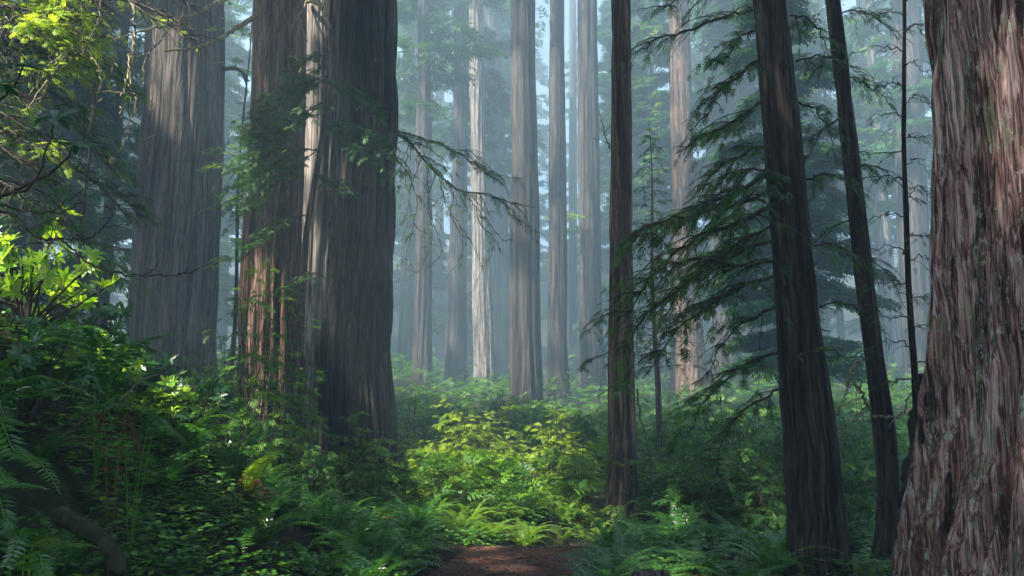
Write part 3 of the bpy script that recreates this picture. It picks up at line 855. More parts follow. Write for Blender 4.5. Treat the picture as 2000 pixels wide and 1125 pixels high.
# slim mossy stem: soft boughs in front of the trio
SY = 13.0
for k, (pts, r0, kw) in enumerate([
    ([(640, 150, SY + .4), (590, 165, SY), (530, 215, SY - .2), (490, 262, SY - .3)], .016, dict(twl=.75, twn=30, spl=.15)),
    ([(630, 200, SY + .4), (570, 235, SY - .1), (520, 285, SY - .3), (480, 345, SY - .4)], .016, dict(twl=.8, twn=30, spl=.15)),
    ([(622, 290, SY + .4), (570, 300, SY), (510, 345, SY - .3), (462, 395, SY - .5)], .016, dict(twl=.75, twn=26, spl=.15)),
    ([(628, 235, SY + .4), (680, 245, SY), (725, 275, SY - .3), (765, 320, SY - .4)], .016, dict(twl=.7, twn=24, spl=.15)),
    ([(636, 160, SY + .4), (665, 165, SY), (705, 190, SY - .2), (740, 235, SY - .3)], .014, dict(twl=.6, twn=18, spl=.15)),
    ([(610, 340, SY + .4), (650, 350, SY), (690, 380, SY - .3)], .012, dict(twl=.45, twn=8, spl=.13)),
    ([(640, 110, SY + .4), (600, 115, SY), (560, 135, SY - .2)], .012, dict(twl=.5, twn=10, spl=.14)),
    ([(600, 420, SY + .3), (560, 430, SY), (520, 465, SY - .3), (485, 500, SY - .4)], .012, dict(twl=.5, twn=14, spl=.14)),
    ([(585, 520, SY + .3), (610, 540, SY), (560, 560, SY - .3), (500, 580, SY - .4)], .010, dict(twl=.45, twn=12, spl=.14))]):
    kw['twn'] = int(kw['twn'] * 1.9); kw['twl'] *= 1.15; kw['spl'] = .15
    br(S_tree, S_base, pts, r0, 400 + k, dens=1.2, **kw)
    if k < 7:
        q = rng_(440 + k); ox, oy_ = q.uniform(-15, 15), q.uniform(12, 42)
        br(S_tree, S_base, [pts[0]] + [(a + ox, b + oy_, c + .25) for a, b, c in pts[1:]], r0 * .8, 450 + k, dens=1.2, **kw)
# bough reaching out over the mist, half bare, drooping
OY = 12.6
o1 = br(R_tree, R_base, [(745, 262, 13.6), (790, 268, OY + .3), (835, 320, OY), (890, 368, OY - .2), (960, 384, OY - .4), (1045, 406, OY - .6)], .032, 430, twl=.85, twn=56, spl=.12, droop=.7, dens=.9, start=.08,
        tm=SPRAYF, label="dark half-bare bough hanging out over the mist")
br(R_tree, R_base, [(748, 255, 13.6), (800, 262, OY), (870, 285, OY - .1), (930, 325, OY - .3), (985, 360, OY - .4)], .02, 431, twl=.6, twn=50, spl=.13, droop=.5, dens=1.3, tm=SPRAYF)
br(R_tree, R_base, [(752, 280, 13.6), (790, 330, OY), (815, 400, OY - .2), (800, 470, OY - .2), (790, 520, OY - .3)], .012, 432, twl=.5, twn=30, spl=.12, droop=.9, dens=.8, tm=SPRAYF)
for k, pts in enumerate([
    [(800, 275, OY), (790, 330, OY - .1), (800, 390, OY - .2), (785, 440, OY - .2)],
    [(850, 340, OY), (835, 400, OY - .1), (845, 460, OY - .2), (825, 520, OY - .2)],
    [(890, 368, OY - .2), (880, 420, OY - .3), (905, 470, OY - .3), (900, 530, OY - .3)],
    [(930, 378, OY - .3), (935, 430, OY - .4), (965, 470, OY - .4), (950, 520, OY - .4)],
    [(985, 390, OY - .4), (1000, 420, OY - .5), (1030, 440, OY - .5), (1045, 480, OY - .5)],
    [(870, 290, OY - .1), (920, 300, OY - .2), (970, 340, OY - .3), (1020, 350, OY - .4)]]):
    br(R_tree, R_base, pts, .007, 435 + k * 3, twl=.38, twn=22, spl=.085, droop=.7, dens=.8, start=.05, tm=SPRAYF)
bare_branch(R_tree, R_base, [
    ([(858, 352, OY - .1), (872, 400, OY - .1), (898, 440, OY - .2), (938, 508, OY - .3), (930, 560, OY - .3)], .010, .002),
    ([(905, 375, OY - .2), (950, 430, OY - .3), (985, 470, OY - .3), (1010, 452, OY - .3)], .009, .002),
    ([(835, 322, OY), (842, 420, OY), (862, 490, OY - .1), (820, 532, OY - .2), (782, 508, OY - .2)], .009, .002),
    ([(822, 312, OY), (800, 380, OY), (812, 440, OY - .1), (842, 462, OY - .1), (880, 520, OY - .2)], .008, .002)], 433, gnarl=20)
# the two dead limbs crossing the massive hazy trunk, and stubs
bare_branch(L_tree, L_base, [([(504, 28, 15.3), (440, 68, 14.5), (385, 92, 14), (320, 100, 13.7)], .055, .02)], 440, 'twigmoss', label="bare mossy limb broken at its tip", name="limb")
bare_branch(L_tree, L_base, [([(500, -30, 15.3), (430, 2, 14.5), (375, 30, 14), (335, 46, 13.6), (280, 60, 13.3), (218, 80, 13)], .05, .015),
                             ([(335, 46, 13.6), (312, 80, 13.5), (296, 96, 13.4), (284, 120, 13.4), (280, 155, 13.3), (285, 170, 13.3)], .028, .010)], 441, 'twigmoss', name="limb")
bare_branch(R_tree, R_base, [([(600, 0, 14.6), (625, 10, 14), (640, 40, 13.8), (648, 56, 13.7)], .05, .03), ([(600, 0, 14.6), (585, 30, 14.1), (570, 50, 13.9), (566, 68, 13.9)], .022, .008),
                             ([(585, 30, 14.1), (592, 60, 13.9), (600, 82, 13.9)], .016, .01)], 442, 'twigmoss', name="limb")

bare_branch(TL, TL_base, [([(436, 135, 23.2), (460, 134, 22.8), (474, 142, 22.6), (486, 158, 22.5)], .07, .03)], 443, 'twig', gnarl=2, name="limb")
bare_branch(TL, TL_base, [([(284, 285, 22.9), (276, 276, 22.6), (288, 270, 22.4), (302, 264, 22.3)], .03, .015)], 444, 'twigmoss', name="limb")
bare_branch(L_tree, L_base, [([(585, 150, 15.2), (590, 130, 14.9), (578, 116, 14.7), (564, 112, 14.6)], .05, .025)], 445, 'twigmoss', name="limb")
# dark leaning tree: long drooping boughs to the path side
def dy(t): return 7.0 - .9 * t
D_boughs = [
 ([(1505, 335, 7), (1460, 365, 6.8), (1395, 392, 6.6), (1310, 425, 6.4), (1245, 480, 6.2)], .030, .55, 34),
 ([(1508, 400, 7), (1450, 430, 6.8), (1370, 462, 6.6), (1290, 520, 6.4), (1235, 600, 6.2)], .028, .55, 34),
 ([(1510, 470, 7), (1440, 495, 6.8), (1350, 545, 6.6), (1270, 610, 6.4), (1200, 690, 6.2)], .026, .52, 34),
 ([(1512, 540, 7), (1450, 560, 6.8), (1380, 600, 6.6), (1310, 660, 6.4), (1255, 740, 6.3)], .022, .45, 26),
 ([(1515, 600, 7), (1460, 630, 6.9), (1410, 670, 6.7), (1370, 740, 6.6)], .018, .40, 18),
 ([(1490, 200, 7), (1440, 235, 6.8), (1385, 262, 6.6), (1320, 300, 6.5)], .022, .45, 22),
 ([(1478, 120, 7), (1440, 150, 6.8), (1400, 185, 6.7), (1372, 240, 6.6)], .020, .42, 18),
 ([(1470, 20, 7), (1420, 30, 6.7), (1360, 52, 6.4), (1285, 78, 6.2), (1262, 90, 6.1)], .020, .42, 22),
 ([(1480, -60, 7), (1400, -30, 6.7), (1330, -5, 6.3), (1290, 20, 6.1)], .020, .45, 20),
 ([(1475, 60, 7), (1440, 75, 6.9), (1420, 110, 6.8), (1380, 130, 6.7)], .016, .40, 14),
 ([(1500, 285, 7), (1450, 300, 6.9), (1400, 330, 6.8), (1360, 400, 6.7)], .018, .42, 20),
 ([(1505, 370, 7), (1440, 400, 6.6), (1360, 420, 6.3), (1275, 440, 6.0), (1215, 490, 5.8)], .024, .5, 30),
 ([(1508, 440, 7), (1455, 470, 7.1), (1400, 500, 7.2), (1330, 560, 7.2), (1290, 640, 7.2)], .022, .5, 30),
 ([(1512, 510, 7), (1430, 520, 6.6), (1350, 500, 6.4), (1270, 540, 6.2), (1210, 640, 6.0)], .022, .5, 28),
 ([(1505, 340, 7), (1465, 330, 7.0), (1420, 345, 7), (1380, 400, 6.9)], .016, .45, 22),
 ([(1520, 690, 7), (1450, 715, 6.8), (1390, 770, 6.7), (1340, 850, 6.6)], .016, .42, 20),
 ([(1525, 760, 7), (1470, 790, 6.9), (1420, 840, 6.8), (1390, 920, 6.7)], .015, .40, 18)]
for k, (pts, r0, tl, tn) in enumerate(D_boughs):
    br(D_tree, D_base, pts, r0, 460 + k, twl=tl * 1.15, twn=int(tn * 1.45), spl=.12, droop=.6, dens=1.1, start=.12, tm=SPRAYF if k % 3 else SPRAY)
D_right = [
 ([(1560, 200, 7.2), (1590, 215, 7.2), (1620, 260, 7.1), (1635, 330, 7)], .014, .34, 12),
 ([(1575, 350, 7.2), (1610, 340, 7.3), (1650, 352, 7.3), (1690, 400, 7.2)], .016, .36, 14),
 ([(1590, 480, 7.2), (1625, 475, 7.2), (1660, 500, 7.1), (1680, 560, 7)], .012, .32, 12),
 ([(1545, 30, 7.2), (1580, 40, 7.3), (1610, 80, 7.2), (1600, 150, 7.1)], .014, .36, 14),
 ([(1600, 600, 7.2), (1640, 590, 7.1), (1680, 610, 7), (1720, 655, 7)], .012, .30, 12),
 ([(1555, 120, 7.2), (1600, 110, 7.4), (1660, 130, 7.5), (1705, 180, 7.5)], .012, .34, 12)]
for k, (pts, r0, tl, tn) in enumerate(D_right):
    br(D_tree, D_base, pts, r0, 480 + k, twl=tl, twn=int(tn * 1.5), spl=.11, droop=.6, dens=1.0, tm=SPRAYF)
# yellowish spray lying across the leaning trunk
br(D_tree, D_base, [(1600, 700, 7.0), (1640, 692, 6.7), (1600, 680, 6.5), (1548, 700, 6.4)], .008, 488, 'mid', twl=.26, twn=14, spl=.10, droop=.2)

# slender leaning tree
for k, (pts, r0, tl, tn) in enumerate([
 ([(1632, 120, 8), (1660, 150, 8.1), (1700, 170, 8.1), (1750, 215, 8)], .012, .36, 14),
 ([(1650, 330, 8), (1690, 320, 8), (1740, 345, 7.9), (1800, 400, 7.8)], .013, .36, 14),
 ([(1640, 230, 8), (1600, 260, 8), (1570, 330, 7.9), (1560, 400, 7.8)], .012, .34, 14),
 ([(1665, 500, 8), (1700, 505, 8), (1740, 540, 7.9), (1775, 610, 7.8)], .011, .34, 12),
 ([(1620, 40, 8), (1665, 20, 8), (1720, 40, 7.9), (1775, 90, 7.8)], .012, .38, 16),
 ([(1660, 430, 8), (1620, 450, 8), (1590, 520, 7.9)], .010, .3, 10)]):
    br(E_tree, E_base, pts, r0, 500 + k, twl=tl, twn=int(tn * 1.5), spl=.11, droop=.6, dens=.95, tm=SPRAYF)
bare_branch(E_tree, E_base, [
    ([(1688, 700, 8), (1668, 715, 7.9), (1655, 760, 7.8), (1640, 800, 7.7), (1630, 818, 7.7)], .016, .007),
    ([(1700, 800, 7.9), (1685, 770, 7.7), (1675, 755, 7.6), (1668, 752, 7.6)], .016, .008),
    ([(1705, 812, 7.9), (1740, 815, 7.7), (1762, 808, 7.6), (1772, 780, 7.5), (1785, 765, 7.4)], .013, .006),
    ([(1695, 790, 8), (1670, 820, 7.8), (1640, 832, 7.7), (1632, 836, 7.7)], .010, .005)], 510, 'twigmoss', gnarl=1, label="bent mossy limbs at knee height")
# thin pole: level tiers
rg = rng_(520)
for k in range(26):
    y = -60 + k * 32 + rg.uniform(-8, 8)
    x0 = np.interp(y, [0, 280, 562, 700], [1767, 1765, 1774, 1784])
    s = -1 if k % 2 else 1
    L = rg.uniform(60, 130) if s < 0 else rg.uniform(40, 60)
    br(G_tree, G_base, [(x0, y, 6.8), (x0 + s * L * .5, y + rg.uniform(-22, 6), 6.8 - .15), (x0 + s * L, y + rg.uniform(-6, 26), 6.6)], .006, 530 + k, twl=.22, twn=9 if k % 3 else 4, spl=.085, droop=.4, dens=.5, tm=SPRAYF)
# lone slim trunk: drooping side sprays low on it
for k, (pts, r0, tl, tn, mt) in enumerate([
 ([(1192, 600, 11.8), (1170, 625, 11.4), (1145, 655, 11.2)], .012, .4, 8, 'yew'), ([(1192, 690, 11.8), (1160, 700, 11.4), (1130, 725, 11.2)], .012, .4, 8, 'yew'),
 ([(1238, 460, 11.8), (1215, 480, 11.4), (1190, 520, 11.3)], .010, .4, 8, 'yew'), ([(1236, 560, 11.8), (1260, 575, 11.4), (1275, 610, 11.2)], .010, .4, 10, 'yew'),
 ([(1190, 760, 11.8), (1215, 745, 11.3), (1165, 775, 11)], .010, .35, 8, 'yew'), ([(1240, 900, 11.8), (1265, 900, 11.4), (1290, 930, 11.1)], .010, .35, 8, 'mid')]):
    br(C_tree, C_base, pts, r0, 560 + k, mt, twl=tl, twn=tn, spl=.14, droop=.5)
bare_branch(C_tree, C_base, [([(1245, 760, 11.8), (1250, 810, 11.6), (1262, 860, 11.5), (1272, 930, 11.4)], .016, .006)], 571, gnarl=2)
bare_branch(C_tree, C_base, [([(1192, 290, 11.9), (1185, 275, 11.8), (1176, 240, 11.8), (1170, 215, 11.8)], .012, .004)], 570, gnarl=2)

# ---- overhanging conifer beside the frame: lit yellow-green sprays on pale bare wood
A = axis_px(9.5, [(0, -210, -150), (600, -230, -160)], 16)
base = np.array([A[0, 1], A[0, 2], hgt(A[0, 1], A[0, 2])])
OV = thing("hemlock_tree", "bending conifer arching pale bare branches and glowing yellow-green sprays over the bank", "tree", base)
obj("trunk", trunk_mesh("trunk", A, M['bark_mid'], base, 60, .15, .02, 8, seed=80), OV)
for k, (pts, r0, tl, tn, mt, sp) in enumerate([
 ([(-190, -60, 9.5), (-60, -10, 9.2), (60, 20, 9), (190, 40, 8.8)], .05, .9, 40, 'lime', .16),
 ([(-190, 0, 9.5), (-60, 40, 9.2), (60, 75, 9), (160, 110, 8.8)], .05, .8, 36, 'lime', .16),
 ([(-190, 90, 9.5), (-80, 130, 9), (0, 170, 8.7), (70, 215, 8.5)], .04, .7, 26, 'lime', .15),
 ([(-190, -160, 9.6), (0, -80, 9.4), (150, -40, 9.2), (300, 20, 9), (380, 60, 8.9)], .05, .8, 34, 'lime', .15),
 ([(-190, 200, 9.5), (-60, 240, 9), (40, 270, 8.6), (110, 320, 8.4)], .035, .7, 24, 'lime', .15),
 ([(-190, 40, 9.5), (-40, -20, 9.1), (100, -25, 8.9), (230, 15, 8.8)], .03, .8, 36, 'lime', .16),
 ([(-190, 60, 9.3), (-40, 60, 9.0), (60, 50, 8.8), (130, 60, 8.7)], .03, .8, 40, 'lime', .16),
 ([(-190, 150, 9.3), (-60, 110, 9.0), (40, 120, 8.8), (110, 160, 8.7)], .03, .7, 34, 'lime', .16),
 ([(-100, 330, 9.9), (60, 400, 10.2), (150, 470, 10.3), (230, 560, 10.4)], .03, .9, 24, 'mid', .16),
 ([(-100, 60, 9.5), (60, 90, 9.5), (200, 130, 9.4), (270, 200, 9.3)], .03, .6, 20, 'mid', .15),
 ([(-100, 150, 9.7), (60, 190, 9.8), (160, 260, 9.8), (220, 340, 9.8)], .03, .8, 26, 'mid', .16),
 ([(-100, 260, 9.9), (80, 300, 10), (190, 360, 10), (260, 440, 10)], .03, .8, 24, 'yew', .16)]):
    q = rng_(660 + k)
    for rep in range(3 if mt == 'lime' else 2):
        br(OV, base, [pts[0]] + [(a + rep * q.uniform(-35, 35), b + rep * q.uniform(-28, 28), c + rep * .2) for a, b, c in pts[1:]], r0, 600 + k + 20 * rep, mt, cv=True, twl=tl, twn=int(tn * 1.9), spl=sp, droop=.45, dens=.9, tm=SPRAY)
bare_branch(OV, base, [
    ([(240, -20, 8.9), (256, 25, 8.8), (262, 70, 8.8), (258, 110, 8.7), (245, 150, 8.7), (240, 190, 8.6), (238, 230, 8.6)], .018, .006),
    ([(258, 105, 8.7), (252, 165, 8.6), (266, 190, 8.6), (262, 225, 8.5), (250, 255, 8.5), (235, 290, 8.5), (215, 320, 8.5)], .010, .003),
    ([(160, -20, 8.9), (150, 30, 8.8), (150, 70, 8.8), (130, 110, 8.7), (105, 145, 8.7), (80, 185, 8.7), (65, 205, 8.7)], .020, .008),
    ([(150, 62, 8.8), (165, 90, 8.8), (185, 115, 8.7), (195, 150, 8.7), (190, 200, 8.7), (175, 235, 8.7)], .012, .004),
    ([(108, 30, 8.9), (105, 80, 8.9), (100, 115, 8.8), (75, 160, 8.8), (50, 200, 8.7), (40, 222, 8.7)], .012, .004),
    ([(0, 45, 8.9), (60, 30, 8.8), (120, 22, 8.8), (170, 5, 8.8)], .014, .006),
    ([(200, -10, 8.9), (190, 60, 8.8), (170, 90, 8.8), (140, 100, 8.8)], .010, .004),
    ([(120, 10, 8.9), (135, 50, 8.8), (150, 62, 8.8), (190, 90, 8.8), (230, 130, 8.8)], .010, .003)], 620, 'twigmoss', gnarl=7, label="pale curving bare branches", jit=.02)
# dark dense boughs below it, close
for k, (pts, tl, tn) in enumerate([
 ([(-120, 190, 6.5), (-20, 215, 6.2), (50, 250, 6), (120, 300, 5.8)], .5, 26),
 ([(-120, 260, 6.5), (-20, 280, 6.2), (50, 320, 6), (135, 370, 5.8)], .5, 28),
 ([(-120, 330, 6.5), (-20, 350, 6.2), (50, 395, 6), (130, 440, 5.8)], .5, 28),
 ([(-120, 400, 6.5), (-20, 410, 6.2), (40, 440, 6), (100, 490, 5.8)], .45, 22)]):
    br(OV, base, [(-190, pts[0][1] - 30, 9.2)] + pts, .018, 640 + k, 'yew', cv=True, twl=tl, twn=int(tn * 1.8), spl=.11, droop=.6, dens=1.1, start=.3, tm=SPRAY)

# ------------------------------------------------------------------ broadleaf shrubs
def whorl(lf, p, axis, rg, L, n=9, tlo=.2, thi=.8, up=.35):
    axis = axis / np.linalg.norm(axis)
    a0 = rg.uniform(0, 6.28)
    e1 = np.cross(axis, [.3, .8, .5]); e1 /= np.linalg.norm(e1); e2 = np.cross(axis, e1)
    th = a0 + np.arange(n) * 6.28 / n + rg.normal(0, .12, n)
    X = e1 * np.cos(th)[:, None] + e2 * np.sin(th)[:, None] + axis * rg.uniform(up - .3, up + .25, n)[:, None] + np.array([0, 0, -.12])
    stamp(lf, LEAF, np.repeat(p[None], n, 0), X, np.repeat(axis[None], n, 0) + rg.normal(0, .15, (n, 3)), L * rg.uniform(.75, 1.15, n), rg.uniform(tlo, thi, n))

def rhodo_mesh(seed, R, H, nst, L, tlo=.15, thi=.85, lam='rhodo'):
    rg = rng_(seed); w, lf = Bag(), Bag()
    for k in range(nst):
        a = rg.uniform(0, 6.28); q = rg.random() ** .6
        tip = np.array([R * q * math.cos(a), R * q * math.sin(a), H * (1 - .55 * q * q) * rg.uniform(.55, 1.05)])
        P = curve([[0, 0, 0], tip * [.35, .35, .5] + rg.normal(0, .05, 3), tip * [.8, .8, .8], tip], 9)
        tube(w, P, np.linspace(.014, .004, len(P)), 4)
        for u in (1.0, .8, .6):
            if u < 1 and rg.random() < .25: continue
            j = int(u * (len(P) - 1)); v = rg.normal(0, 1, 3) * [1, 1, .3] + [0, 0, .9]
            s = P[j] + (0 if u == 1 else 1) * rg.uniform(.05, .2) * v
            if u < 1: tube(w, np.array([P[j], (P[j] + s) / 2 + [0, 0, -.01], s]), .003, 3)
            whorl(lf, s, v, rg, L, int(rg.integers(7, 11)), tlo, thi)
    return w.mesh("stem", M['twig']), lf.mesh("foliage", M[lam])

def shrub_mesh(seed, R, H, nst, spl, lam, tm=SPRAY, twl=.35, dens=1.0, up=.2, thi=.9, droop=.3, wood='twig', twn=9):
    rg = rng_(seed); w, lf = Bag(), Bag()
    for k in range(nst):
        a = rg.uniform(0, 6.28); q = rg.random() ** .55
        tip = np.array([R * q * math.cos(a), R * q * math.sin(a), H * (1 - .6 * q * q) * rg.uniform(.4, 1.2)])
        P = curve([[0, 0, 0], tip * [.35, .35, .55] + rg.normal(0, .05, 3), tip * [.8, .8, .88], tip + [0, 0, -.06 * H]], 9)
        bough(w, lf, P, .010, rg, twl=twl * (R + H) / 2, twn=twn, spl=spl, droop=droop, dens=dens, tm=tm, start=.25, tlo=.1, thi=thi, up=up)
    return w.mesh("stem", M[wood]), lf.mesh("foliage", M[lam])

def tm_sprig(seed):
    """a little twig with oval leaves (huckleberry)"""
    rg = rng_(seed); V, Fq = [], []
    for i in range(9):
        t = i / 9; a = (1 if i % 2 else -1) * rg.uniform(.6, 1.2)
        d = np.array([math.cos(a), math.sin(a), rg.uniform(-.1, .3)]); s = np.array([-d[1], d[0], rg.uniform(-.3, .3)])
        p = np.array([t, 0, 0]); L = .34; b = len(V)
        V.extend([p, p + d * L * .5 + s * .085, p + d * L, p + d * L * .5 - s * .085]); Fq.append([b, b + 1, b + 2, b + 3])
    return np.array(V), np.array(Fq)
SPRIG = [tm_sprig(s) for s in (1, 2, 3)]

def place(name, label, cat, meshes, px_, Yd, s=1.0, rz=0., group=None, sink=.05, dz=0., sz=None):
    x = at(px_, 900, Yd)[0]
    r = thing(name, label, cat, (x, Yd, hgt(x, Yd) - sink + dz), group)
    r.rotation_euler = (0, 0, rz); r.scale = (s, s, sz or s)
    o = obj("stem", meshes[0], r)
    if meshes[1]: obj("foliage", meshes[1], r)
    return r

# the sunlit bushes by the bend of the path
sg = "sunlit bushes at the bend of the path"
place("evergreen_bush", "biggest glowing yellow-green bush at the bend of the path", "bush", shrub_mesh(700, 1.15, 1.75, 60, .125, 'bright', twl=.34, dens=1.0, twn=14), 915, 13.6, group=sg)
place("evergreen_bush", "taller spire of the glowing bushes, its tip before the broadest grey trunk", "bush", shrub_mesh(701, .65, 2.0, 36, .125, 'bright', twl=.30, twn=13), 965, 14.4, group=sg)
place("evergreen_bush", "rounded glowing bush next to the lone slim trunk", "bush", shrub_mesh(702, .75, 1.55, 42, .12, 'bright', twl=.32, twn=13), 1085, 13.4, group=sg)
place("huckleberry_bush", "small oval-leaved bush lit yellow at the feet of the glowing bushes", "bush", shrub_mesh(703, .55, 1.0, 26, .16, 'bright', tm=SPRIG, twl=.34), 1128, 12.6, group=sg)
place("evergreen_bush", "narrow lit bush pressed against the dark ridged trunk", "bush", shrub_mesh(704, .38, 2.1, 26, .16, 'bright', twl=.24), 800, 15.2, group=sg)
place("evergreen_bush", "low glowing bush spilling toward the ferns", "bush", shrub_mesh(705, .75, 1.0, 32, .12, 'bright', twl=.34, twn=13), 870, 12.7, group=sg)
gmid = "shaded shrubs beyond the path"
shr = [shrub_mesh(710 + k, 1.0, 1.3, 40, .17, 'mid', twl=.32, tm=(SPRAY, SPRIG, SPRAY, SPRIG)[k], dens=.9) for k in range(4)]
shd = [shrub_mesh(720 + k, 1.0, 1.3, 40, .16, 'yew', twl=.34, tm=(SPRAY, SPRIG, SPRAY)[k], dens=.9) for k in range(3)]
mid_list = [
 (1290, 16, 1.4, shr[0], "lit-edged shrub just past the lone slim trunk"), (1345, 18, 1.35, shr[1], "shrub at the glowing foot of the cracked misty trunk"), (1420, 15, 1.7, shr[2], "feathery green shrub between the lone trunk and the leaning one"),
 (1320, 12.5, .9, shr[3], "small-leaved shrub behind the shaded ferns"), (1460, 11.5, 1.6, shd[0], "dark feathery shrub close behind the furrowed leaning trunk"), (1390, 9.6, 1.15, shd[1], "dark bush among ferns under the drooping boughs"),
 (1490, 9.2, 1.0, shd[2], "blackish shrub hugging the furrowed leaning trunk"), (1640, 12, 1.3, shr[0], "green shrub seen between the two leaning trunks"), (1700, 15, 1.5, shr[2], "taller green shrub beyond the mossy bent limbs"),
 (1640, 9.4, .75, shd[0], "dark low shrub between the leaning trunks' feet"), (1760, 13, 1.3, shr[1], "green shrub behind the thin pole"), (1580, 17, 1.6, shr[3], "wide green shrub behind the furrowed leaning trunk"),
 (845, 22, 1.3, shd[1], "dark shrub at the foot of the first bright misty trunk"), (920, 24, 1.3, shd[2], "dark shrub below the whitest trunk"), (785, 20, 1.2, shd[0], "dark shrub peeking past the ridged trunk"), (980, 25, 1.3, shd[1], "dim shrub below the broadest grey trunk"),
 (1060, 22, 1.1, shd[0], "dim shrub at the narrow dappled trunk"), (1130, 21, 1.2, shr[1], "dim green shrub under the smooth blue-grey trunk"), (1170, 17, 1.4, shd[2], "dark shrub showing behind the lone slim trunk"),
 (1260, 22, 1.4, shd[0], "misty dark shrub under the small misty conifer"), (1380, 23, 1.5, shr[2], "misty green shrub behind the cracked glowing foot"), (1480, 22, 1.6, shd[1], "misty dark shrub beyond the needled boughs"),
 (470, 12.5, 1.35, shd[0], "dark shrub before the sunlit flank of the trio"), (560, 12.0, .85, shd[2], "dark shrub at the foot of the slanting mossy stem"), (415, 11, 1.25, shd[1], "small-leaved dark shrub where the bank meets the trio"),
 (640, 12.2, .55, shd[0], "low dark shrub before the recess in the trio"), (350, 12.5, 1.3, shr[2], "green shrub before the base of the massive hazy trunk"), (230, 14, 1.4, shd[1], "dark shrub tucked behind the bank crest"),
 (120, 13, 1.5, shr[0], "green shrub behind the bank under lit sprays"), (10, 12, 1.6, shr[3], "green shrub at the high end of the bank"), (1010, 19, 1.2, shd[2], "dark shrub just over the top of the glowing bushes"), (1100, 18, 1.25, shr[1], "shrub rising behind the rounded glowing bush"), (1160, 24, 1.6, shd[1], "misty rounded shrub at the smooth blue-grey trunk"), (1040, 27, 1.8, shr[3], "misty tall shrub hiding the foot of the broadest grey trunk"),
 (870, 29, 1.9, shr[1], "misty shrub between the grey shaded and first bright trunks"), (960, 31, 1.9, shd[0], "misty dark shrub beside the whitest trunk's foot"), (1220, 29, 1.9, shd[2], "misty shrub far behind the lone slim trunk"), (1330, 27, 1.8, shd[0], "misty dark shrub before the cracked glowing foot"),
 (440, 17, 1.7, shr[1], "misty shrub in the gap beside the massive hazy trunk"), (330, 18, 1.7, shd[0], "misty shrub at the massive hazy trunk's foot")]
for k, (px_, Yd, s, ms, wh) in enumerate(mid_list):
    place("forest_shrub", wh, "shrub", ms, px_, Yd, s * .85, k * 1.9, gmid)
# saplings with fine sprays before the trio and along the bank
gs = "thin redwood saplings in the shade"
sap = [shrub_mesh(740 + k, .55, 1.9, 26, .15, 'mid', twl=.28, dens=.8, up=.05) for k in range(3)]
for k, (px_, Yd, s, wh) in enumerate([(470, 10.2, 1.25, "wispy sapling reaching highest before the sunlit flank"), (530, 10.8, 1.15, "wispy sapling centred before the furrowed trunk"), (590, 10.5, .85, "short sapling before the slanting stem"),
                                   (690, 11.6, .85, "sapling with level green sprays before the split reddish foot"), (735, 11.4, .62, "sapling with lit tips against the dark ridged trunk"), (620, 10.5, .6, "tiny sapling among ferns below the trio")]):
    place("redwood_sapling", wh, "sapling", sap[k % 3], px_, Yd, s, k * 1.3, gs)

tall = [shrub_mesh(745 + k, .55, 3.4, 34, .15, 'mid', twl=.20, dens=.9, up=.0, tm=(SPRAY, SPRIG)[k]) for k in range(2)]
for k, (px_, Yd, s, wh) in enumerate([(490, 11.5, 1.15, "tall leafy sapling reaching up across the sunlit flank of the furrowed trunk"), (560, 12.3, 1.0, "tall dark leafy sapling crossing the dark recess of the furrowed trunk"), (440, 12.5, .95, "leafy sapling standing in the misty gap beside the furrowed trunk")]):
    place("redwood_sapling", wh, "sapling", tall[k % 2], px_, Yd, s, k * 2.0, gs)

# rhododendrons on the bank
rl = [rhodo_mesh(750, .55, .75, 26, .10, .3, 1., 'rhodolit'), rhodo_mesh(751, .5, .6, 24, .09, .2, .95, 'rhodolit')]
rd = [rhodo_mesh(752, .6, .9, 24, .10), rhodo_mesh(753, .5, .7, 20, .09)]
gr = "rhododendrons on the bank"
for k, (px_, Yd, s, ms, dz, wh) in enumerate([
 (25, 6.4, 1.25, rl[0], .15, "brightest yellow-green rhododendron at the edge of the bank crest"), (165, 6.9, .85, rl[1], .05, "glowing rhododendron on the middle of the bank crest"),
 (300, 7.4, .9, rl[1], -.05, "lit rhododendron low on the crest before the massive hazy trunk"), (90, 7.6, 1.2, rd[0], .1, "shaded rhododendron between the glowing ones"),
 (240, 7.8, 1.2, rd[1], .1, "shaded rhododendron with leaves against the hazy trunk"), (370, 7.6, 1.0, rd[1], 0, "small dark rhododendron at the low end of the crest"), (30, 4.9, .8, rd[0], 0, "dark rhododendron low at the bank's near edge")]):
    place("rhododendron", wh, "shrub", ms, px_, Yd, s, k * 1.1, gr, dz=dz)

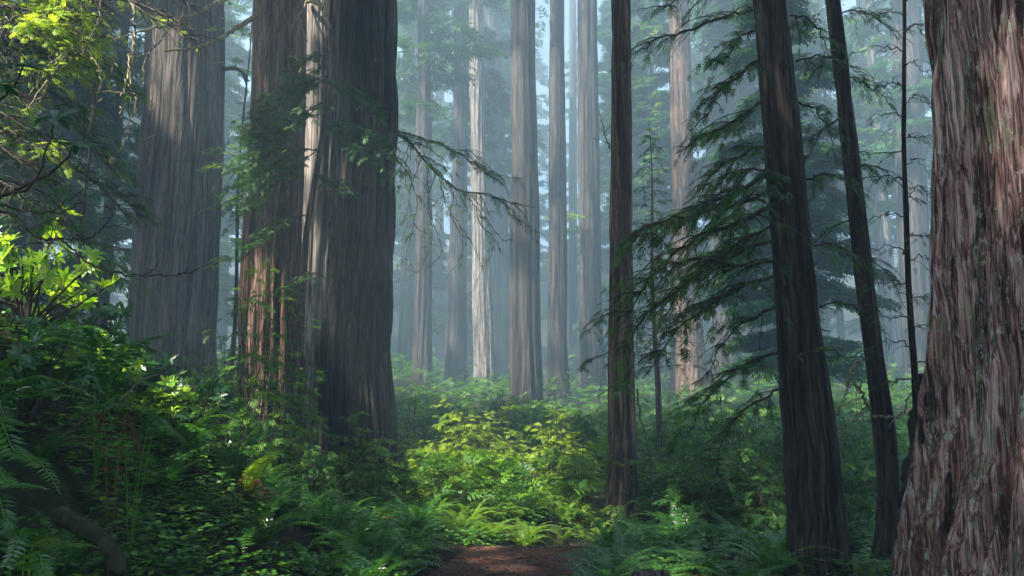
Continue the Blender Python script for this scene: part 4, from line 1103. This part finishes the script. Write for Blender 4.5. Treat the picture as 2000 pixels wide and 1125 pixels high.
# close rhododendron: dark whorls and thin arching bare stems, rooted out of sight on the bank
bx, by = -3.1, 3.4
base = np.array([bx, by, hgt(bx, by)])
RN = thing("rhododendron", "close dark rhododendron with star-shaped leaf whorls on long arching stems", "shrub", base)
rg = rng_(760)
for k, (pts, wl) in enumerate([
 ([(-60, 300, 3.3), (-5, 200, 3.2), (25, 170, 3.1), (45, 128, 3.0)], (45, 128, 3.0, .125, 12)),
 ([(-60, 420, 3.3), (0, 385, 3.1), (60, 360, 3.0), (95, 290, 3.0), (108, 232, 3.0)], (108, 230, 3.0, .105, 10)),
 ([(0, 385, 3.1), (75, 352, 3.0), (115, 325, 3.0), (145, 285, 3.0)], (148, 283, 3.0, .10, 9)),
 ([(-60, 210, 3.3), (-20, 180, 3.1), (-5, 160, 3.0)], (-5, 165, 3.0, .12, 10))]):
    w, lf = Bag(), Bag()
    P = curve([base if k != 2 else at(*pts[0])] + [at(*p) for p in pts], 18, .004, rg)
    tube(w, P, np.linspace(.009, .0035, len(P)), 5)
    whorl(lf, at(*wl[:3]), np.array([.15, -.5, .75]), rg, wl[3], wl[4], .1, .5, .12)
    o = obj("stem", w.mesh("stem", M['twig'], base), RN); obj("foliage", lf.mesh("foliage", M['rhodo'], base), o)
w = Bag()
for pts, r0 in [
 ([(-40, 415, 3.4), (30, 420, 3.3), (70, 465, 3.2), (125, 466, 3.2), (170, 467, 3.2), (200, 445, 3.2), (220, 420, 3.2)], .006),
 ([(-40, 385, 3.4), (30, 408, 3.4), (70, 414, 3.3), (120, 414, 3.3), (150, 398, 3.3), (180, 400, 3.3)], .006),
 ([(120, 466, 3.3), (150, 495, 3.3), (185, 520, 3.3), (225, 531, 3.2), (260, 537, 3.2), (320, 538, 3.2), (362, 534, 3.2), (390, 523, 3.2)], .005),
 ([(280, 538, 3.2), (298, 530, 3.2), (310, 512, 3.2)], .003), ([(350, 536, 3.2), (364, 532, 3.2), (366, 522, 3.2)], .0025),
 ([(100, 414, 3.3), (150, 380, 3.3), (195, 350, 3.3), (218, 330, 3.3)], .003), ([(150, 330, 3.2), (162, 300, 3.2), (165, 218, 3.2)], .003), ([(118, 320, 3.1), (116, 290, 3.1), (120, 262, 3.1)], .0025),
 ([(200, 445, 3.2), (235, 440, 3.2), (272, 432, 3.2)], .0025), ([(180, 400, 3.3), (240, 408, 3.3), (300, 398, 3.3)], .002), ([(0, 250, 3.4), (25, 265, 3.3), (60, 275, 3.3)], .004),
 ([(20, 640, 3.6), (35, 600, 3.6), (52, 570, 3.6), (60, 545, 3.6)], .004), ([(0, 592, 3.7), (30, 590, 3.7), (60, 600, 3.7), (95, 625, 3.7)], .004)]:
    P = curve([at(*p) for p in pts], 6 * len(pts), .004, rg); tube(w, P, np.linspace(r0, r0 * .4, len(P)), 5)
obj("branch", w.mesh("branch", M['twig'], base), RN, label="thin dark bare arching stems")

# ------------------------------------------------------------------ ferns
def frond_bag(P, W, seed, pinnae=30, r=.004, tl=.2, th=.8, lw=.30):
    """a frond along the points P, pinna length W"""
    rg = rng_(seed); b = Bag(); n = len(P)
    tube(b, P, np.linspace(r, r * .3, n), 3, .9)
    s = np.linspace(0, 1, n); T = np.gradient(P, axis=0); T /= np.linalg.norm(T, axis=1)[:, None] + 1e-9
    u = np.linspace(.08, .995, pinnae)
    C = np.stack([np.interp(u, s, P[:, c]) for c in range(3)], 1); D = np.stack([np.interp(u, s, T[:, c]) for c in range(3)], 1)
    D /= np.linalg.norm(D, axis=1)[:, None]
    up0 = np.array([0, 0, 1.]); side = np.cross(D, up0); side /= np.linalg.norm(side, axis=1)[:, None] + 1e-9
    N = np.cross(side, D)
    prof = W * np.minimum(1, .45 + 2.2 * u) * (1 - u ** 2.6) ** .8 + .004
    kite = (np.array([[0, -.06, 0], [.3, lw / 2, .01], [1, .02, -.10], [.35, -lw / 2, .01]]), np.array([[0, 1, 2, 3]]))
    for sg_ in (1, -1):
        stamp(b, kite, C, side * sg_ + D * .28 + rg.normal(0, .06, C.shape) - N * .12, N, prof * rg.uniform(.88, 1.1, pinnae), rg.uniform(tl, th, pinnae) * .6 + .2 * u)
    return b

def arc_frond(seed, el=1.15, bend=1.9, n=16):
    rg = rng_(seed); s = np.linspace(0, 1, n)
    phi = el - bend * s ** 1.25
    x = np.concatenate([[0], np.cumsum(np.cos(phi[:-1]) / (n - 1))]); z = np.concatenate([[0], np.cumsum(np.sin(phi[:-1]) / (n - 1))])
    y = .10 * rg.uniform(-1, 1) * s ** 2
    return np.c_[x, y, z]

def fern_mesh(seed, nf, mat, pinnae=24):
    rg = rng_(seed); big = Bag()
    for k in range(nf):
        L = rg.uniform(.65, 1.0)
        P = arc_frond(seed * 50 + k, rg.uniform(.75, 1.35), rg.uniform(1.2, 2.1)) * L
        a = 2 * math.pi * (k + rg.uniform(-.3, .3)) / nf
        R = np.array([[math.cos(a), -math.sin(a), 0], [math.sin(a), math.cos(a), 0], [0, 0, 1]])
        b = frond_bag(P @ R.T, .105, seed * 70 + k, pinnae)
        for V, Fq, t in zip(b.V, b.F, b.T):
            big.V.append(V); big.F.append(Fq + big.n); big.T.append(t)
        big.n += b.n
    return big.mesh("sword_fern", M[mat])

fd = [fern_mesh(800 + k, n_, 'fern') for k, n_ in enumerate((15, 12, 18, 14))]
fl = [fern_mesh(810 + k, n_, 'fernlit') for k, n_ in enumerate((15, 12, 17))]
fx_ = [fern_mesh(815 + k, n_, 'dead') for k, n_ in enumerate((8, 6))]
ORD = ["first", "second", "third", "fourth", "fifth", "sixth", "seventh", "eighth", "ninth", "tenth", "eleventh", "twelfth", "thirteenth", "fourteenth", "fifteenth", "sixteenth", "seventeenth", "eighteenth", "nineteenth",
       "twentieth", "twenty-first", "twenty-second", "twenty-third", "twenty-fourth", "twenty-fifth", "twenty-sixth", "twenty-seventh", "twenty-eighth", "twenty-ninth", "thirtieth"]
def fern_bed(group, label, spots, meshes, seed, smin, smax):
    rg = rng_(seed)
    spots = sorted(spots, key=lambda p: p[0] / p[1])
    for k, (x, y) in enumerate(spots):
        o = thing("sword_fern", label % ORD[k], "fern", (x, y, hgt(x, y) - .04), group, meshes[int(rg.integers(len(meshes)))])
        s = rg.uniform(smin, smax)
        o.scale = (s, s, s * rg.uniform(.85, 1.15)); o.rotation_euler = (rg.normal(0, .10), rg.normal(0, .10), rg.uniform(0, 6.28))
def scatter(seed, n, px0, px1, Y0, Y1, mind, clear=.75):
    rg = rng_(seed); out = []
    for _ in range(4000):
        Yd = rg.uniform(Y0, Y1); x = at(rg.uniform(px0, px1), 900, Yd)[0]
        if path_d(np.array([x]), np.array([Yd]))[0] < clear: continue
        if any((x - a) ** 2 + (Yd - b) ** 2 < mind * mind for a, b in out): continue
        out.append((x, Yd))
        if len(out) == n: break
    return out
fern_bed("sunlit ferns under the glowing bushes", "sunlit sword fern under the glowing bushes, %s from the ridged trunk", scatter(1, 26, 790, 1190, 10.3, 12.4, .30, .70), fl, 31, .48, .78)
fern_bed("shaded ferns spreading below the trio of trunks", "shaded sword fern on the slope below the trio, %s from the bank side", scatter(2, 30, 440, 830, 6.8, 11.5, .48, 1.02), fd, 32, .62, 1.0)
fern_bed("low ferns at the path's inner edge", "small dark fern edging the path below the ridged trunk, %s from the bank", scatter(3, 14, 640, 900, 5.8, 8.4, .36, .84), fd, 33, .40, .62)
fern_bed("ferns between the path and the leaning trunk", "shaded fern between path and furrowed leaning trunk, %s from the path", scatter(4, 26, 1110, 1530, 6.4, 10.5, .45, .90), fd, 34, .50, .85)
fern_bed("ferns behind the lone slim trunk", "half-lit fern past the lone slim trunk, %s toward the giant trunk", scatter(5, 16, 1230, 1740, 11, 15, .6, .8), fd, 35, .6, .9)
fern_bed("ferns round the foot of the lone slim trunk", "fern round the foot of the lone slim trunk, %s from the path", scatter(8, 7, 1165, 1265, 9.9, 11.6, .3, .62), fd, 38, .5, .75)
fern_bed("withered ferns among the green ones", "withered brown fern among the green ones, %s from the bank side", scatter(9, 11, 420, 1500, 6.6, 11.5, .9, .8), fx_, 39, .40, .60)
fern_bed("ferns on the steep bank", "sword fern on the dark bank face, %s in from its outer edge", scatter(6, 12, 60, 430, 4.2, 7.0, .65), fd, 36, .42, .62)
fern_bed("ferns along the bank crest", "fern on the bank crest, %s in from its outer edge", scatter(7, 10, -20, 400, 6.6, 8.8, .6), fd, 37, .75, 1.05)

# close ferns on the bank: traced fronds as parts
def traced_fern(label, root_px, fronds, seed, W=.10, mat='fern'):
    b3 = at(*root_px); g = hgt(b3[0], b3[1]); base = np.array([b3[0], b3[1], g])
    r = thing("sword_fern", label, "fern", base, "close ferns on the bank")
    rg = rng_(seed)
    for k, f in enumerate(fronds):
        pts, wd = f[0], (f[1] if len(f) > 1 else W)
        P = curve([base + [0, 0, .02]] + [at(*p) for p in pts], 26, .002, rg)
        fb = frond_bag(P, wd, seed + k, 40, .004, 0, .8, .27)
        obj("frond", fb.mesh("frond", M[f[2] if len(f) > 2 else mat], base), r)
traced_fern("bright little fern low on the bank with one long frond pointing to the path", (40, 1120, 3.0),
    [([(75, 1085, 3.0), (110, 1067, 2.95), (150, 1062, 2.9), (192, 1070, 2.9)], .06, 'fernlit'), ([(62, 1080, 3), (75, 1055, 3), (98, 1038, 3)], .05), ([(20, 1070, 3), (0, 1040, 3), (-30, 1030, 3)], .06), ([(50, 1060, 2.9), (15, 1100, 2.8), (-5, 1120, 2.8)], .05), ([(60, 1110, 2.8), (90, 1120, 2.7), (130, 1135, 2.7)], .05)], 850)
traced_fern("broad fern on the bank with blue-green fronds sweeping level", (-40, 850, 3.6),
    [([(0, 800, 3.5), (50, 775, 3.4), (110, 770, 3.3), (190, 782, 3.3)], .075), ([(20, 790, 3.7), (80, 765, 3.8), (140, 755, 3.9), (190, 780, 3.9)], .07), ([(-10, 810, 3.4), (10, 815, 3.2), (60, 835, 3.1)], .07),
     ([(-20, 830, 3.4), (30, 880, 3.2), (80, 905, 3.1), (118, 965, 3.0)], .085), ([(0, 780, 3.5), (40, 745, 3.4), (90, 735, 3.3), (150, 765, 3.3)], .07), ([(-40, 780, 3.6), (-20, 730, 3.6), (20, 700, 3.6), (60, 705, 3.6)], .08)], 860)
traced_fern("fern at the bank's outer edge with green fronds curling downward", (-60, 980, 3.1),
    [([(-20, 955, 3.0), (20, 945, 2.95), (60, 947, 2.9), (98, 955, 2.9)], .06), ([(-20, 990, 3.0), (10, 1010, 2.9), (35, 1050, 2.9), (38, 1080, 2.9)], .06), ([(-30, 930, 3.1), (0, 920, 3.1), (18, 925, 3.1)], .06)], 870)
traced_fern("tall dark fern on the crest with feathery fronds against the hazy trunk", (200, 760, 5.4),
    [([(235, 705, 5.3), (270, 670, 5.2), (310, 655, 5.1), (352, 652, 5.0)], .10), ([(180, 700, 5.4), (150, 670, 5.3), (100, 660, 5.2), (60, 680, 5.1)], .11), ([(220, 710, 5.2), (250, 690, 5.0), (290, 690, 4.9), (330, 710, 4.8)], .10),
     ([(210, 700, 5.4), (230, 665, 5.4), (235, 650, 5.4), (215, 640, 5.4)], .09), ([(180, 720, 5.2), (130, 700, 5.0), (80, 720, 4.9), (40, 760, 4.8)], .11), ([(220, 740, 5.1), (280, 745, 4.9), (340, 760, 4.8), (400, 790, 4.7)], .10), ([(195, 700, 5.3), (190, 660, 5.1), (165, 640, 5.0), (130, 640, 4.9)], .10)], 880)
traced_fern("mid bank fern with tips drooping over the dark hollow", (270, 840, 5.0),
    [([(310, 800, 4.9), (350, 790, 4.8), (390, 800, 4.7), (420, 830, 4.7)], .08), ([(240, 800, 4.9), (200, 790, 4.8), (160, 800, 4.7), (130, 830, 4.7)], .08), ([(280, 795, 5), (300, 770, 4.9), (340, 762, 4.8), (380, 770, 4.8)], .08), ([(290, 830, 4.8), (330, 840, 4.7), (370, 870, 4.6)], .08)], 890)
traced_fern("sunlit fern at the foot of the bank with rust-coloured dead fronds", (470, 1000, 7.4),
    [([(490, 950, 7.3), (525, 900, 7.2), (560, 875, 7.2)], .10, 'fernlit'), ([(480, 940, 7.3), (500, 905, 7.2), (540, 880, 7.1), (580, 885, 7.1)], .10, 'fernlit'), ([(455, 950, 7.4), (440, 920, 7.4), (425, 905, 7.4)], .09, 'fernlit'),
     ([(490, 950, 7.2), (505, 935, 7.1), (514, 970, 7.0), (522, 1005, 7.0)], .045, 'dead'), ([(500, 962, 7.2), (540, 962, 7.1), (580, 972, 7.0), (612, 1008, 7.0)], .045, 'dead'), ([(465, 960, 7.2), (475, 930, 7.1), (490, 935, 7.0)], .05, 'dead')], 900)
traced_fern("withered brown fern hanging down the bank", (235, 830, 4.7),
    [([(205, 828, 4.55), (185, 845, 4.5), (165, 880, 4.5)], .05), ([(240, 828, 4.55), (262, 850, 4.5), (275, 895, 4.45)], .05)], 910, mat='dead')

# ------------------------------------------------------------------ fallen wood
def log_thing(name, label, cat, polys, seed, mat, k=14, amp=.0):
    rg = rng_(seed); P0 = at(*polys[0][0][0]); w = Bag()
    for pts, r0, r1 in polys:
        P = curve([at(*p) for p in pts], 7 * len(pts), r0 * .06, rg)
        tube(w, P, np.linspace(r0, r1, len(P)) * (1 + .05 * np.sin(np.arange(len(P)) * .5 + seed)) * (np.minimum(1, np.minimum(np.arange(len(P)), np.arange(len(P))[::-1]) * .5 + .03) if r0 > .03 else 1), k)
    r = thing(name, label, cat, P0, None, w.mesh(name, M[mat], P0, True))
    return r
log_thing("fallen_log", "short weathered grey log half sunk in the bank foot", "log", [([(110, 1000, 4.2), (160, 1030, 4.0), (205, 1062, 3.85), (240, 1120, 3.7)], .05, .035)], 920, 'rot')
log_thing("fallen_log", "pale log end lying in ferns beside the path", "log", [([(1235, 1128, 5.6), (1270, 1124, 5.7), (1310, 1127, 5.8)], .045, .04)], 921, 'log')
log_thing("fallen_branch", "thin crooked bare branch lying across the bank with upturned tip", "branch",
          [([(130, 845, 4.5), (180, 810, 4.4), (232, 792, 4.3), (278, 790, 4.3)], .006, .002), ([(228, 790, 4.4), (262, 755, 4.4), (285, 738, 4.42), (330, 728, 4.4), (354, 727, 4.4), (362, 705, 4.4), (371, 685, 4.4)], .005, .002)], 922, 'log', 5)

# ------------------------------------------------------------------ ground cover nobody could count
rg = rng_(40)
n = 60000
Yd = 3.0 + 11 * rg.random(n) ** .9; x = rg.uniform(-.70, .60, n) * Yd
dens = fbm(np.c_[x * .9, Yd * .9, x * 0], 3, 41)
pd = path_d(x, Yd)
keep = (pd > .60 + .26 * dens) & (dens > np.where(x < -1.6, .50, .44)) & (rg.random(n) < .75)
x, Yd = x[keep][:17000], Yd[keep][:17000]
n = len(x); zg = height(x, Yd)
cb = Bag()
for q in range(3):
    a = rg.uniform(0, 6.28, n) if q == 0 else a + 2.1
    if q == 0: hh = rg.uniform(.03, .20, n); sz = rg.uniform(.028, .062, n)
    P = np.c_[x, Yd, zg + hh]
    X = np.c_[np.cos(a), np.sin(a), rg.uniform(-.25, .25, n)]
    sel = np.arange(n) % 2 == 0
    for tmq, sl in ((ROUND, sel), (QUAD, ~sel)):
        stamp(cb, tmq, P[sl], X[sl], (np.array([0, -.15, 1.]) + rg.normal(0, .25, (n, 3)))[sl], (sz * (1 if tmq is ROUND else 1.5))[sl], rg.uniform(0, 1, sl.sum()))
obj("ground_cover", cb.mesh("ground_cover", M['cover']), kind="stuff", label="carpet of small green leaves over the soil", category="ground cover")
# litter: dead needles and leaves
n = 26000
Yd = 2.6 + 10 * rg.random(n); x = rg.uniform(-.72, .6, n) * Yd; pd = path_d(x, Yd)
keep = (pd > .42) | (rg.random(n) < .22); x, Yd = x[keep], Yd[keep]; n = len(x)
lb = Bag(); a = rg.uniform(0, 6.28, n)
stamp(lb, t_quad(.3), np.c_[x, Yd, height(x, Yd) + .006 + .02 * rg.random(n)], np.c_[np.cos(a), np.sin(a), rg.uniform(-.3, .3, n)], np.array([0, 0, 1.]) + rg.normal(0, .35, (n, 3)), rg.uniform(.02, .075, n), rg.uniform(0, .8, n))
obj("leaf_litter", lb.mesh("leaf_litter", M['dead']), kind="stuff", label="brown needles and dead leaves on the soil", category="litter")
n = 420
Yd = rg.uniform(6.0, 10.2, n); cxp = np.interp(Yd, PATHX[:, 0], PATHX[:, 1]); x = cxp + rg.normal(0, .42, n)
tb = Bag()
for k in range(n):
    a = rg.uniform(0, 3.14); L = rg.uniform(.03, .16); z0_ = hgt(x[k], Yd[k]) + .03
    d = np.array([math.cos(a), math.sin(a), 0]) * L
    c0 = np.array([x[k], Yd[k], z0_])
    tube(tb, np.array([c0 - d, c0 + [0, 0, rg.uniform(0, .012)], c0 + d + rg.normal(0, .01, 3) * [1, 1, 0]]), rg.uniform(.0015, .005), 4)
obj("twig_litter", tb.mesh("twig_litter", M['log']), kind="stuff", label="small broken twigs scattered on the path", category="litter")
# low undergrowth further off
n = 27000
Yd = np.concatenate([11.5 + 95 * rg.random(n - 6000) ** 1.5, rg.uniform(15, 45, 6000)]); x = rg.uniform(-.72, .72, n) * Yd
dn = fbm(np.c_[x * .35, Yd * .35, x * 0], 3, 43); keep = ((dn > np.where(Yd < 40, .33, .40)) | (np.arange(n) >= n - 6000)) & (path_d(x, Yd) > .9); x, Yd, dn = x[keep], Yd[keep], dn[keep]; n = len(x)
hh = rg.random(n) ** .8 * (.25 + 1.6 * np.clip(dn - .36, 0, .5) * (1 + Yd / 30)); sz = .16 + .010 * Yd
ub = Bag(); a = rg.uniform(0, 6.28, n); w = rg.integers(0, 3, n)
for q in range(3):
    s_ = w == q
    stamp(ub, SPRAY_L[q], np.c_[x, Yd, height(x, Yd) + hh][s_], np.c_[np.cos(a), np.sin(a), rg.uniform(-.3, .6, n)][s_], (np.array([0, -.2, 1.]) + rg.normal(0, .4, (n, 3)))[s_], (sz * rg.uniform(.7, 1.4, n))[s_], rg.uniform(.1, .9, s_.sum()))
obj("undergrowth", ub.mesh("undergrowth", M['mid']), kind="stuff", label="low green undergrowth fading into the mist", category="undergrowth")

# ------------------------------------------------------------------ mist in the air
hz = bpy.data.materials.new("forest_mist"); hz.use_nodes = True
hn = hz.node_tree; hn.nodes.clear()
ho = hn.nodes.new("ShaderNodeOutputMaterial"); pv = hn.nodes.new("ShaderNodeVolumePrincipled")
pv.inputs["Color"].default_value = (.62, .84, 1.0, 1); pv.inputs["Density"].default_value = HAZE; pv.inputs["Anisotropy"].default_value = .2
hn.links.new(pv.outputs[0], ho.inputs["Volume"])
x0, x1, y0, y1, z0, z1 = -112, 112, -16, 202, -3, 92
hv = np.array([[x, y, z] for z in (z0, z1) for y in (y0, y1) for x in (x0, x1)], float)
hf = np.array([[0, 2, 3, 1], [4, 5, 7, 6], [0, 1, 5, 4], [2, 6, 7, 3], [0, 4, 6, 2], [1, 3, 7, 5]])
obj("haze", mesh("haze", hv, hf, hz), kind="stuff", label="pale blue mist filling the forest", category="haze")
